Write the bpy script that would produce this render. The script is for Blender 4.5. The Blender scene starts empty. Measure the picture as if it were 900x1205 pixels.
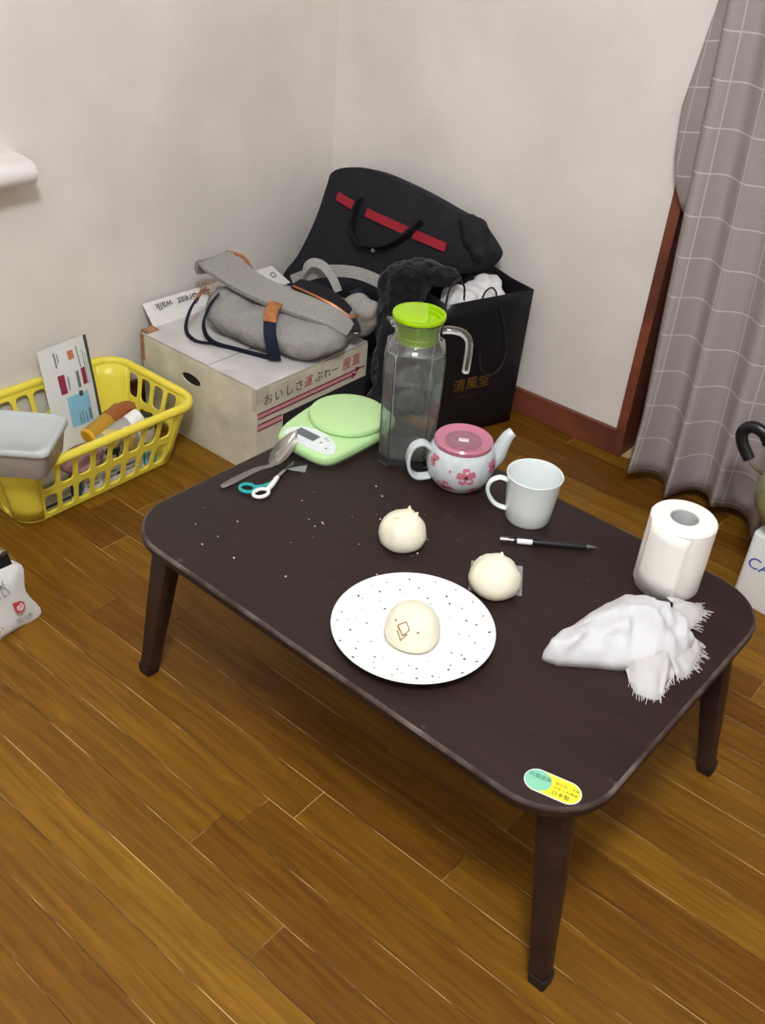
import bpy, bmesh, math, random
from mathutils import Vector, Matrix, noise
random.seed(7)
S = bpy.context.scene
COL = S.collection
PI = math.pi

# ------------------------------------------------------------------ camera, light, exposure
cd = bpy.data.cameras.new('camera'); cam = bpy.data.objects.new('camera', cd); COL.objects.link(cam)
YAW, PITCH, ROLL, CAM_H = 2.21761, 0.608154, -0.0903507, 1.14
_f = Vector((math.cos(YAW)*math.cos(PITCH), math.sin(YAW)*math.cos(PITCH), -math.sin(PITCH)))
_r = Vector((math.sin(YAW), -math.cos(YAW), 0)); _d = _f.cross(_r)
_R = _r*math.cos(ROLL)+_d*math.sin(ROLL); _D = -_r*math.sin(ROLL)+_d*math.cos(ROLL)
cam.matrix_world = Matrix(((_R.x, -_D.x, -_f.x, 0), (_R.y, -_D.y, -_f.y, 0), (_R.z, -_D.z, -_f.z, CAM_H), (0, 0, 0, 1)))
cd.sensor_width = 36; cd.lens = 1158.5/1205*36; cd.clip_start = 0.02
S.camera = cam
W = bpy.data.worlds.new('night'); S.world = W; W.use_nodes = True
W.node_tree.nodes['Background'].inputs[0].default_value = (0.012, 0.015, 0.022, 1)
W.node_tree.nodes['Background'].inputs[1].default_value = 1.0
LAMP = (0.02, -0.02, 2.30)
ld = bpy.data.lights.new('ceiling_lamp_light', 'POINT'); ld.shadow_soft_size = 0.15; ld.energy = 104
ld.color = (0.94, 1.0, 1.08)
lo = bpy.data.objects.new('ceiling_lamp_light', ld); COL.objects.link(lo); lo.location = (LAMP[0], LAMP[1], LAMP[2]-0.18)
vs = S.view_settings; vs.view_transform = 'Standard'; vs.look = 'None'; vs.gamma = 1; vs.use_curve_mapping = False
vs.exposure = 0.0

# ------------------------------------------------------------------ materials
def lin(c):
    o = []
    for v in c:
        v /= 255.0
        o.append(v/12.92 if v <= 0.04045 else ((v+0.055)/1.055)**2.4)
    return (*o, 1)
def mat(name, rgb, rough=0.5, metal=0.0, var=0.0, vscale=20, bump=0.0, bscale=200, stretch=None, trans=0.0, ior=1.45,
        coat=0.0, sss=0.0, alpha=1.0, sheen=0.0, rgb2=None, contrast=(0.35, 0.65), spec=0.5, bdist=0.001):
    m = bpy.data.materials.new(name); m.use_nodes = True
    nt = m.node_tree; b = nt.nodes['Principled BSDF']
    b.inputs['Base Color'].default_value = lin(rgb); b.inputs['Roughness'].default_value = rough
    b.inputs['Metallic'].default_value = metal; b.inputs['Transmission Weight'].default_value = trans
    b.inputs['IOR'].default_value = ior; b.inputs['Coat Weight'].default_value = coat
    b.inputs['Alpha'].default_value = alpha; b.inputs['Sheen Weight'].default_value = sheen
    b.inputs['Specular IOR Level'].default_value = spec
    if sss:
        b.inputs['Subsurface Weight'].default_value = sss; b.inputs['Subsurface Radius'].default_value = (0.01, 0.006, 0.004)
    tc = nt.nodes.new('ShaderNodeTexCoord'); vec = tc.outputs['Object']
    if stretch:
        mp = nt.nodes.new('ShaderNodeMapping'); mp.inputs['Scale'].default_value = stretch
        nt.links.new(vec, mp.inputs[0]); vec = mp.outputs[0]
    if var or rgb2:
        n = nt.nodes.new('ShaderNodeTexNoise'); n.inputs['Scale'].default_value = vscale; n.inputs['Detail'].default_value = 5
        nt.links.new(vec, n.inputs['Vector'])
        r = nt.nodes.new('ShaderNodeValToRGB'); r.color_ramp.elements[0].position = contrast[0]; r.color_ramp.elements[1].position = contrast[1]
        if rgb2: a, c = rgb, rgb2
        else:
            a = [max(0, v*(1-var)) for v in rgb]; c = [min(255, v*(1+var)) for v in rgb]
        r.color_ramp.elements[0].color = lin(a); r.color_ramp.elements[1].color = lin(c)
        nt.links.new(n.outputs[0], r.inputs[0]); nt.links.new(r.outputs[0], b.inputs['Base Color'])
    if bump:
        n2 = nt.nodes.new('ShaderNodeTexNoise'); n2.inputs['Scale'].default_value = bscale; n2.inputs['Detail'].default_value = 3
        nt.links.new(vec, n2.inputs['Vector'])
        bp = nt.nodes.new('ShaderNodeBump'); bp.inputs['Strength'].default_value = bump; bp.inputs['Distance'].default_value = bdist
        nt.links.new(n2.outputs[0], bp.inputs['Height']); nt.links.new(bp.outputs[0], b.inputs['Normal'])
    return m

def wood_floor():
    m = bpy.data.materials.new('oak_plank'); m.use_nodes = True; nt = m.node_tree; N = nt.nodes.new; L = nt.links.new
    b = nt.nodes['Principled BSDF']; b.inputs['Roughness'].default_value = 0.45; b.inputs['Specular IOR Level'].default_value = 0.22
    oi = N('ShaderNodeObjectInfo'); tc = N('ShaderNodeTexCoord')
    mp = N('ShaderNodeMapping'); mp.inputs['Scale'].default_value = (3.0, 42, 10)
    comb = N('ShaderNodeCombineXYZ'); ml = N('ShaderNodeMath'); ml.operation = 'MULTIPLY'; ml.inputs[1].default_value = 57
    L(oi.outputs['Random'], ml.inputs[0]); L(ml.outputs[0], comb.inputs[0]); L(ml.outputs[0], comb.inputs[1])
    L(tc.outputs['Object'], mp.inputs['Vector']); L(comb.outputs[0], mp.inputs['Location'])
    n = N('ShaderNodeTexNoise'); n.inputs['Scale'].default_value = 2.2; n.inputs['Detail'].default_value = 7; n.inputs['Distortion'].default_value = 0.8
    L(mp.outputs[0], n.inputs['Vector'])
    r = N('ShaderNodeValToRGB'); e = r.color_ramp.elements
    e[0].position = 0.30; e[0].color = lin((106, 71, 14)); e[1].position = 0.72; e[1].color = lin((142, 103, 26))
    L(n.outputs[0], r.inputs[0])
    r2 = N('ShaderNodeValToRGB'); e = r2.color_ramp.elements
    e[0].position = 0.0; e[0].color = lin((196, 168, 146)); e[1].position = 1.0; e[1].color = lin((252, 248, 236))
    x = e.new(0.4); x.color = lin((226, 214, 200))
    L(oi.outputs['Random'], r2.inputs[0])
    mx = N('ShaderNodeMix'); mx.data_type = 'RGBA'; mx.blend_type = 'MULTIPLY'; mx.inputs[0].default_value = 1
    L(r.outputs[0], mx.inputs[6]); L(r2.outputs[0], mx.inputs[7]); L(mx.outputs[2], b.inputs['Base Color'])
    bp = N('ShaderNodeBump'); bp.inputs['Strength'].default_value = 0.15; bp.inputs['Distance'].default_value = 0.0008
    L(n.outputs[0], bp.inputs['Height']); L(bp.outputs[0], b.inputs['Normal'])
    return m

def table_mat():
    m = bpy.data.materials.new('dark_table_wood'); m.use_nodes = True; nt = m.node_tree; N = nt.nodes.new; L = nt.links.new
    b = nt.nodes['Principled BSDF']; b.inputs['Roughness'].default_value = 0.5; b.inputs['Specular IOR Level'].default_value = 0.3
    tc = N('ShaderNodeTexCoord'); mp = N('ShaderNodeMapping'); mp.inputs['Scale'].default_value = (2.2, 34, 8)
    L(tc.outputs['Object'], mp.inputs['Vector'])
    n = N('ShaderNodeTexNoise'); n.inputs['Scale'].default_value = 2; n.inputs['Detail'].default_value = 6; n.inputs['Distortion'].default_value = 0.6
    L(mp.outputs[0], n.inputs['Vector'])
    r = N('ShaderNodeValToRGB'); e = r.color_ramp.elements
    e[0].position = 0.3; e[0].color = lin((31, 18, 15)); e[1].position = 0.75; e[1].color = lin((48, 29, 24)); L(n.outputs[0], r.inputs[0])
    # dusty wear towards the scuffed half of the top
    n2 = N('ShaderNodeTexNoise'); n2.inputs['Scale'].default_value = 5; n2.inputs['Detail'].default_value = 6; L(tc.outputs['Object'], n2.inputs['Vector'])
    sx = N('ShaderNodeSeparateXYZ'); L(tc.outputs['Object'], sx.inputs[0])
    mr = N('ShaderNodeMapRange'); mr.inputs[1].default_value = 0.25; mr.inputs[2].default_value = -0.4; mr.inputs[3].default_value = 0.0; mr.inputs[4].default_value = 0.9
    L(sx.outputs[0], mr.inputs[0])
    mu = N('ShaderNodeMath'); mu.operation = 'MULTIPLY'; L(n2.outputs[0], mu.inputs[0]); L(mr.outputs[0], mu.inputs[1])
    mx = N('ShaderNodeMix'); mx.data_type = 'RGBA'; L(mu.outputs[0], mx.inputs[0]); L(r.outputs[0], mx.inputs[6]); mx.inputs[7].default_value = lin((37, 32, 29))
    # fine pale scratches
    n3 = N('ShaderNodeTexNoise'); n3.inputs['Scale'].default_value = 38; n3.inputs['Detail'].default_value = 8; L(tc.outputs['Object'], n3.inputs['Vector'])
    r3 = N('ShaderNodeValToRGB'); e = r3.color_ramp.elements; e[0].position = 0.70; e[1].position = 0.80; e[1].color = (0.35, 0.35, 0.35, 1); L(n3.outputs[0], r3.inputs[0])
    mx2 = N('ShaderNodeMix'); mx2.data_type = 'RGBA'; L(r3.outputs[0], mx2.inputs[0]); L(mx.outputs[2], mx2.inputs[6]); mx2.inputs[7].default_value = lin((120, 112, 105))
    L(mx2.outputs[2], b.inputs['Base Color'])
    return m

def curtain_mat():
    m = bpy.data.materials.new('curtain_cloth'); m.use_nodes = True; nt = m.node_tree; N = nt.nodes.new; L = nt.links.new
    b = nt.nodes['Principled BSDF']; b.inputs['Roughness'].default_value = 0.85; b.inputs['Specular IOR Level'].default_value = 0.1
    uv = N('ShaderNodeUVMap'); sp = N('ShaderNodeSeparateXYZ'); L(uv.outputs[0], sp.inputs[0])
    def line(src, period, w):
        d = N('ShaderNodeMath'); d.operation = 'DIVIDE'; d.inputs[1].default_value = period; L(src, d.inputs[0])
        f = N('ShaderNodeMath'); f.operation = 'FRACT'; L(d.outputs[0], f.inputs[0])
        c = N('ShaderNodeMath'); c.operation = 'COMPARE'; c.inputs[1].default_value = 0.5; c.inputs[2].default_value = w/period/2; L(f.outputs[0], c.inputs[0])
        return c.outputs[0]
    a = line(sp.outputs[0], 0.085, 0.0022); c = line(sp.outputs[1], 0.078, 0.0026)
    mx = N('ShaderNodeMath'); mx.operation = 'MAXIMUM'; L(a, mx.inputs[0]); L(c, mx.inputs[1])
    n = N('ShaderNodeTexNoise'); n.inputs['Scale'].default_value = 500; L(uv.outputs[0], n.inputs['Vector'])
    r = N('ShaderNodeValToRGB'); r.color_ramp.elements[0].position = .3; r.color_ramp.elements[1].position = .7
    r.color_ramp.elements[0].color = lin((140, 130, 129)); r.color_ramp.elements[1].color = lin((166, 155, 153)); L(n.outputs[0], r.inputs[0])
    mm = N('ShaderNodeMath'); mm.operation = 'MULTIPLY'; mm.inputs[1].default_value = 0.5; L(mx.outputs[0], mm.inputs[0])
    k = N('ShaderNodeMix'); k.data_type = 'RGBA'; L(mm.outputs[0], k.inputs[0]); L(r.outputs[0], k.inputs[6]); k.inputs[7].default_value = lin((222, 213, 208))
    L(k.outputs[2], b.inputs['Base Color'])
    return m

M = {}
M['plank'] = wood_floor(); M['table'] = table_mat(); M['curtain'] = curtain_mat()
M['wall'] = mat('wallpaper', (224, 217, 209), 0.9, var=0.03, vscale=4, bump=0.5, bscale=260, spec=0.15, bdist=0.0012)
M['gap_glints'] = mat('floor_gap_glints', (62, 36, 14), 0.7, rgb2=(214, 180, 130), vscale=9, contrast=(0.45, 0.60))  # dark joint colour with pale streaks painted in as glints off the plank edges
M['brown_trim'] = mat('brown_trim', (112, 60, 42), 0.45, var=0.15, vscale=10, stretch=(1, 20, 1))
M['white_paint'] = mat('white_paint', (236, 230, 226), 0.4)
M['worn_edge'] = mat('worn_edge', (52, 38, 34), 0.45, rgb2=(112, 100, 92), vscale=16, contrast=(.42, .70))
M['leg'] = mat('leg_wood', (44, 28, 26), 0.38, var=0.2, vscale=25)
M['foot'] = mat('foot_plastic', (26, 18, 16), 0.5)
M['sticker_yellow'] = mat('sticker_yellow', (240, 226, 52), 0.4)
M['sticker_green'] = mat('sticker_green', (128, 196, 164), 0.4)
M['paper'] = mat('paper', (228, 224, 220), 0.7)
M['ink'] = mat('ink', (40, 40, 46), 0.7)
M['ink_green'] = mat('ink_green', (36, 96, 74), 0.6)
M['ink_olive'] = mat('ink_olive', (96, 92, 20), 0.6)
M['ink_red'] = mat('ink_red', (176, 56, 60), 0.7)
M['ink_blue'] = mat('ink_blue', (36, 84, 170), 0.6)
M['pink_print'] = mat('pink_print', (206, 150, 156), 0.7)
M['maroon_print'] = mat('maroon_print', (136, 38, 66), 0.7)
M['carton'] = mat('carton_white', (206, 200, 178), 0.8, var=0.06, vscale=14)
M['carton_top'] = mat('carton_top', (206, 202, 198), 0.75, var=0.06, vscale=9)
M['kraft'] = mat('kraft', (150, 110, 78), 0.85, var=0.15, vscale=30)
M['dark_print'] = mat('dark_print', (34, 36, 38), 0.7)
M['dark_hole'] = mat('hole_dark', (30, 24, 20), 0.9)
M['tape'] = mat('packing_tape', (196, 188, 168), 0.25, coat=0.3)
M['canvas'] = mat('grey_canvas', (150, 147, 143), 0.9, var=0.05, vscale=160, bump=0.4, bscale=450, stretch=(1, 3, 1), spec=0.1)
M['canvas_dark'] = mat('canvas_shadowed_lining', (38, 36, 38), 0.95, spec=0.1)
M['navy'] = mat('navy_webbing', (34, 38, 54), 0.85, bump=0.3, bscale=500, spec=0.15)
M['leather'] = mat('tan_leather', (158, 100, 54), 0.55, var=0.15, vscale=60)
M['copper'] = mat('copper_zip', (190, 120, 80), 0.35, 0.85)
M['brass'] = mat('brass', (196, 168, 120), 0.35, 0.9)
M['steel'] = mat('steel', (196, 194, 190), 0.22, 1.0)
M['steel_dull'] = mat('steel_dull', (150, 148, 144), 0.38, 1.0)
M['black_fabric'] = mat('black_nylon', (34, 34, 38), 0.8, var=0.15, vscale=200, bump=0.4, bscale=350, spec=0.2)
M['black_strap'] = mat('black_strap', (24, 24, 27), 0.75, spec=0.2)
M['red_band'] = mat('red_band', (150, 24, 42), 0.7)
M['fuzzy'] = mat('fuzzy_black', (15, 15, 18), 0.95, rgb2=(30, 30, 35), vscale=90, bump=1.0, bscale=160, spec=0.1, sheen=0.15, bdist=0.004)
M['black_card'] = mat('black_card', (22, 22, 25), 0.3, spec=0.35)
M['rope'] = mat('black_rope', (34, 33, 36), 0.6)
M['gold'] = mat('gold_print', (132, 100, 44), 0.45, 0.4)
M['tissue'] = mat('tissue', (224, 222, 222), 0.9)
M['scale_green'] = mat('scale_green', (182, 220, 154), 0.3, coat=0.15)
M['scale_panel'] = mat('scale_panel', (222, 230, 228), 0.3)
M['lcd'] = mat('lcd', (96, 104, 106), 0.25)
M['grey_print'] = mat('grey_print', (110, 118, 120), 0.5)
M['lime'] = mat('lime_plastic', (156, 196, 8), 0.35, sss=0.1)
M['glass'] = mat('clear_glass', (240, 244, 242), 0.02, trans=0.965, ior=1.45)
M['china'] = mat('white_china', (226, 232, 230), 0.15, coat=0.3)
M['china_tea'] = mat('teapot_china', (196, 202, 203), 0.18, var=0.03, vscale=80, coat=0.3)
M['plate'] = mat('plate_white', (246, 245, 242), 0.2, coat=0.2)
M['pink_lid'] = mat('pink_lid', (186, 112, 134), 0.15, coat=0.4)
M['mauve'] = mat('mauve', (146, 92, 112), 0.2, coat=0.4)
M['petal'] = mat('petal_pink', (190, 108, 128), 0.35)
M['petal_core'] = mat('petal_core', (76, 36, 48), 0.4)
M['bun'] = mat('bun_dough', (234, 229, 206), 0.6, var=0.03, vscale=25, sss=0.25, bump=0.15, bscale=60)
M['bun_crease'] = mat('bun_crease', (206, 192, 150), 0.7)
M['bun_brown'] = mat('bun_brown', (150, 104, 52), 0.7)
M['clear_film'] = mat('clear_film', (236, 236, 234), 0.15, trans=0.0, alpha=0.3)
M['pen_black'] = mat('pen_black', (24, 24, 28), 0.3)
M['roll'] = mat('roll_paper', (240, 236, 228), 0.9, bump=0.4, bscale=120, stretch=(1, 1, 4), spec=0.1)
M['core'] = mat('core_card', (186, 186, 186), 0.9)
M['cloth'] = mat('white_cloth', (204, 203, 204), 0.92, bump=0.35, bscale=300, spec=0.1)
M['cloth_edge'] = mat('frayed_cotton', (192, 188, 186), 0.95, spec=0.1)
M['yellow'] = mat('basket_yellow', (240, 222, 80), 0.35, sss=0.1)
M['tub'] = mat('tub_grey', (160, 152, 144), 0.4)
M['tub_lid'] = mat('tub_lid', (190, 196, 196), 0.3)
M['pouch'] = mat('pouch_film', (220, 220, 216), 0.25, bump=0.3, bscale=30, bdist=0.004)
M['sky_print'] = mat('sky_print', (136, 190, 214), 0.4)
M['graphite'] = mat('graphite_print', (62, 68, 70), 0.4)
M['orange_print'] = mat('orange_print', (190, 120, 84), 0.5)
M['amber'] = mat('amber_plastic', (206, 160, 60), 0.15, trans=0.35, ior=1.3)
M['amber_cap'] = mat('amber_end', (224, 170, 46), 0.2)
M['rust'] = mat('rust_plastic', (150, 84, 40), 0.25)
M['frost'] = mat('frosted_plastic', (190, 186, 178), 0.3, trans=0.3, ior=1.2)
M['white_plastic'] = mat('white_plastic', (240, 240, 238), 0.3)
M['mauve_pack'] = mat('mauve_pack', (142, 102, 104), 0.5, var=0.15, vscale=40)
M['dark_green'] = mat('dark_green', (36, 52, 40), 0.4)
M['pale_yellow'] = mat('pale_yellow', (206, 190, 116), 0.35)
M['carton_small'] = mat('carton_small', (214, 212, 214), 0.6)
M['blue_pack'] = mat('blue_pack', (40, 78, 130), 0.4)
M['grey_pack'] = mat('grey_pack', (164, 160, 146), 0.6)
M['teal'] = mat('teal_plastic', (40, 160, 158), 0.3)
M['binder'] = mat('binder_black', (36, 36, 36), 0.25, 0.4)
M['kettle'] = mat('kettle_body', (146, 144, 104), 0.2, 0.25, var=0.08, vscale=12)
M['crumb'] = mat('crumb', (226, 220, 208), 0.9)
M['lampshade'] = mat('lamp_diffuser', (245, 240, 230), 0.5)
DOTS = [mat('dot_dark', (60, 58, 62), .4), mat('dot_gold', (176, 150, 110), .4), mat('dot_red', (130, 58, 70), .4), mat('dot_grey', (160, 166, 170), .4)]

# ------------------------------------------------------------------ mesh helpers
class G:
    def __init__(s): s.v = []; s.f = []; s.m = []
    def add(s, vs, fs, mi=0):
        o = len(s.v); s.v += [Vector(p) for p in vs]; s.f += [tuple(i+o for i in f) for f in fs]; s.m += [mi]*len(fs); return s
    def box(s, a, b, mi=0):
        x0, y0, z0 = a; x1, y1, z1 = b
        return s.add([(x0,y0,z0),(x1,y0,z0),(x1,y1,z0),(x0,y1,z0),(x0,y0,z1),(x1,y0,z1),(x1,y1,z1),(x0,y1,z1)],
                     [(0,3,2,1),(4,5,6,7),(0,1,5,4),(1,2,6,5),(2,3,7,6),(3,0,4,7)], mi)
    def bar(s, p, q, w, h, up=(0,0,1), w2=None, h2=None, mi=0):
        p = Vector(p); q = Vector(q); d = (q-p).normalized(); up = Vector(up); x = d.cross(up).normalized(); y = x.cross(d)
        w2 = w if w2 is None else w2; h2 = h if h2 is None else h2
        vs = [p+x*sx*w/2+y*sy*h/2 for sx, sy in ((-1,-1),(1,-1),(1,1),(-1,1))]+[q+x*sx*w2/2+y*sy*h2/2 for sx, sy in ((-1,-1),(1,-1),(1,1),(-1,1))]
        return s.add(vs, [(0,3,2,1),(4,5,6,7),(0,1,5,4),(1,2,6,5),(2,3,7,6),(3,0,4,7)], mi)
    def rings(s, rs, close=True, cap0=True, cap1=True, mi=0):
        n = len(rs[0]); vs = [p for r in rs for p in r]; fs = []
        for i in range(len(rs)-1):
            for j in range(n if close else n-1):
                k = (j+1) % n; fs.append((i*n+j, i*n+k, (i+1)*n+k, (i+1)*n+j))
        if close and cap0: fs.append(tuple(range(n-1, -1, -1)))
        if close and cap1: fs.append(tuple((len(rs)-1)*n+j for j in range(n)))
        return s.add(vs, fs, mi)
    def lathe(s, prof, n=32, c=(0,0,0), mi=0, M4=None):
        rs = []
        for r, z in prof:
            r = max(r, 1e-5)
            ring = [Vector((r*math.cos(2*PI*k/n), r*math.sin(2*PI*k/n), z)) for k in range(n)]
            rs.append([(M4 @ p if M4 else p)+Vector(c) for p in ring])
        return s.rings(rs, mi=mi)
    def tube(s, pts, r, n=10, mi=0, closed=False, sx=1, sy=1, up=(0,0,1)):
        pts = [Vector(p) for p in pts]; rs = []; rr = r if isinstance(r, (list, tuple)) else [r]*len(pts); N = len(pts)
        X = None
        for i, p in enumerate(pts):
            if closed: d = pts[(i+1) % N]-pts[i-1]
            else: d = pts[min(i+1, N-1)]-pts[max(i-1, 0)]
            d.normalize()
            if X is None:
                u = Vector(up)
                if abs(d.dot(u)) > 0.95: u = Vector((1,0,0)) if abs(d.x) < .9 else Vector((0,1,0))
                X = d.cross(u).normalized()
            else: X = (X-d*X.dot(d)).normalized()
            Y = X.cross(d)
            rs.append([p+X*rr[i]*sx*math.cos(2*PI*k/n)+Y*rr[i]*sy*math.sin(2*PI*k/n) for k in range(n)])
        if closed: rs.append(rs[0]); return s.rings(rs, cap0=False, cap1=False, mi=mi)
        return s.rings(rs, mi=mi)
    def ribbon(s, pts, w, t, side, mi=0):
        """a strap: pts centre line, w width along side (vector or list), t thickness"""
        pts = [Vector(p) for p in pts]; N = len(pts); rs = []
        for i, p in enumerate(pts):
            d = (pts[min(i+1, N-1)]-pts[max(i-1, 0)]).normalized()
            sd = Vector(side[i] if isinstance(side, list) else side); sd = (sd-d*sd.dot(d)).normalized(); nn = d.cross(sd)
            ww = w[i] if isinstance(w, list) else w
            rs.append([p+sd*a*ww/2+nn*b*t/2 for a, b in ((-1,-1),(1,-1),(1,1),(-1,1))])
        return s.rings(rs, mi=mi)
    def prism(s, out, z0, z1, mi=0, bev=0.0, steps=3):
        n = len(out); c = Vector((sum(p[0] for p in out)/n, sum(p[1] for p in out)/n))
        def ring(off, z):
            r = []
            for i in range(n):
                a = Vector(out[i-1][:2]); b = Vector(out[i][:2]); d = Vector(out[(i+1) % n][:2])
                t = (d-a); 
                if t.length < 1e-9: t = d-b
                t.normalize(); nn = Vector((-t.y, t.x))
                q = b+nn*off; r.append((q.x, q.y, z))
            return r
        rs = []
        if bev:
            for k in range(steps+1):
                a = PI/2*k/steps; rs.append(ring(bev*(1-math.sin(a)), z0+bev*(1-math.cos(a))))
            for k in range(steps+1):
                a = PI/2*k/steps; rs.append(ring(bev*(1-math.cos(a)), z1-bev*(1-math.sin(a))))
        else: rs = [ring(0, z0), ring(0, z1)]
        return s.rings(rs, mi=mi)

def rrect(w, h, r, n=8, cx=0, cy=0):
    o = []
    for (sx, sy, a0) in ((1,1,0),(-1,1,90),(-1,-1,180),(1,-1,270)):
        for k in range(n+1):
            a = math.radians(a0+90*k/n); o.append((cx+sx*(w/2-r)+r*math.cos(a), cy+sy*(h/2-r)+r*math.sin(a)))
    return o
def spline(pts, n=8, closed=False):
    pts = [Vector(p) for p in pts]; N = len(pts); o = []
    for i in range(N if closed else N-1):
        if closed: a, b, c, d = pts[i-1], pts[i], pts[(i+1) % N], pts[(i+2) % N]
        else: a, b, c, d = pts[max(i-1,0)], pts[i], pts[i+1], pts[min(i+2,N-1)]
        for k in range(n):
            t = k/n; o.append(0.5*((2*b)+(c-a)*t+(2*a-5*b+4*c-d)*t*t+(3*b-a-3*c+d)*t**3))
    if not closed: o.append(pts[-1])
    return o
def obj(name, g, m, parent=None, smooth=40, shift=None, recalc=True):
    me = bpy.data.meshes.new(name)
    vs = [tuple(p-Vector(shift)) for p in g.v] if shift is not None else [tuple(p) for p in g.v]
    me.from_pydata(vs, [], g.f)
    ms = m if isinstance(m, list) else [m]
    for x in ms: me.materials.append(x)
    if len(ms) > 1:
        for p, i in zip(me.polygons, g.m): p.material_index = i
    if recalc:
        bm = bmesh.new(); bm.from_mesh(me); bmesh.ops.remove_doubles(bm, verts=bm.verts, dist=1e-6); bmesh.ops.recalc_face_normals(bm, faces=bm.faces); bm.to_mesh(me); bm.free()
    if smooth:
        me.shade_smooth(); me.set_sharp_from_angle(angle=math.radians(smooth))
    o = bpy.data.objects.new(name, me); COL.objects.link(o)
    if parent: o.parent = parent
    return o
def tag(o, label, cat, group=None):
    o['label'] = label; o['category'] = cat
    if group: o['group'] = group
    return o
def thing(name, label, cat, loc=(0,0,0), rz=0, group=None):
    o = bpy.data.objects.new(name, None); COL.objects.link(o); o.location = loc; o.rotation_euler = (0, 0, rz); o.empty_display_size = 0.05
    return tag(o, label, cat, group)
def structure(name, g, m, parent=None, smooth=40):
    o = obj(name, g, m, parent, smooth); o['kind'] = 'structure'; return o
def bevel(o, w, seg=2, ang=40):
    b = o.modifiers.new('bevel', 'BEVEL'); b.width = w; b.segments = seg; b.limit_method = 'ANGLE'; b.angle_limit = math.radians(ang); return o
def text(name, s, size, m, parent, loc, right, up, shear=0.0, thick=0.0, shift=(0,0,0), center=False, fit=None):
    cu = bpy.data.curves.new(name, 'FONT'); cu.body = s; cu.size = size; cu.shear = shear; cu.extrude = thick; cu.resolution_u = 3
    if center: cu.align_x = 'CENTER'; cu.align_y = 'CENTER'
    t = bpy.data.objects.new(name, cu); COL.objects.link(t)
    dg = bpy.context.evaluated_depsgraph_get(); me = bpy.data.meshes.new_from_object(t.evaluated_get(dg))
    bpy.data.objects.remove(t); bpy.data.curves.remove(cu)
    R = Vector(right).normalized(); U = Vector(up).normalized(); N = R.cross(U); l = Vector(loc)-Vector(shift)
    if fit and len(me.vertices):
        x0 = min(v.co.x for v in me.vertices); x1 = max(v.co.x for v in me.vertices); k = fit/max(x1-x0, 1e-6)
    else: k = 1
    for v in me.vertices: v.co = l+R*v.co.x*k+U*v.co.y+N*v.co.z
    me.materials.clear(); me.materials.append(m); me.name = name
    o = bpy.data.objects.new(name, me); COL.objects.link(o)
    if parent: o.parent = parent
    return o
def blob(name, ells, m, parent=None, shift=None, voxel=0.008, smooth_it=12, disp=((0.006, 14),), flat=None, seed=0):
    bm = bmesh.new()
    for c, r, rot in ells:
        ret = bmesh.ops.create_icosphere(bm, subdivisions=3, radius=1)
        Mx = Matrix.Translation(c) @ Matrix.Rotation(rot, 4, 'Z') @ Matrix.Diagonal((*r, 1))
        bmesh.ops.transform(bm, matrix=Mx, verts=ret['verts'])
    me = bpy.data.meshes.new(name); bm.to_mesh(me); bm.free()
    t = bpy.data.objects.new(name, me); COL.objects.link(t)
    r = t.modifiers.new('r', 'REMESH'); r.mode = 'VOXEL'; r.voxel_size = voxel
    sm = t.modifiers.new('s', 'SMOOTH'); sm.factor = 0.5; sm.iterations = smooth_it
    dg = bpy.context.evaluated_depsgraph_get(); out = bpy.data.meshes.new_from_object(t.evaluated_get(dg))
    bpy.data.objects.remove(t); bpy.data.meshes.remove(me)
    nn = [v.normal.copy() for v in out.vertices]
    for v, n in zip(out.vertices, nn):
        d = 0
        for amp, fr in disp:
            w = noise.noise(v.co*fr+Vector((seed, seed*2, 0))); d += amp*(1-2*abs(w)*1.6)
        v.co += n*d
        if flat is not None and v.co.z < flat: v.co.z = flat+random.random()*1e-4
        if shift is not None: v.co -= Vector(shift)
    out.materials.clear(); out.materials.append(m); out.name = name; out.shade_smooth()
    o = bpy.data.objects.new(name, out); COL.objects.link(o)
    if parent: o.parent = parent
    return o
def pillow(outline, nrm, back, bulge, g=None, rings=7, mi=0, wob=0.0, seed=0, power=2.0):
    """closed soft body: outline (front rim, world), pushed out by bulge along nrm and closed by a rim set back"""
    g = g or G(); P = [Vector(p) for p in outline]; c = sum(P, Vector())/len(P); nv = Vector(nrm).normalized(); rs = []
    for k in range(rings):      # back face
        t = (k+0.02)/rings; e = (1-t**power)
        rs.append([c+(p-c)*t-nv*(back+bulge*0.3*e) for p in P])
    rs.append([c+(p-c)*0.985-nv*back for p in P]); rs.append([p-nv*back*0.8 for p in P]); rs.append([p-nv*back*0.2 for p in P]); rs.append([c+(p-c)*0.99 for p in P])
    for k in range(rings-1, -1, -1):
        t = (k+0.02)/rings; e = (1-t**power)
        rs.append([c+(p-c)*t+nv*(bulge*e+(wob*noise.noise((c+(p-c)*t)*11+Vector((seed,0,0)))*(1 if t > .2 else t*5))) for p in P])
    return g.rings(rs, mi=mi)

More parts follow.
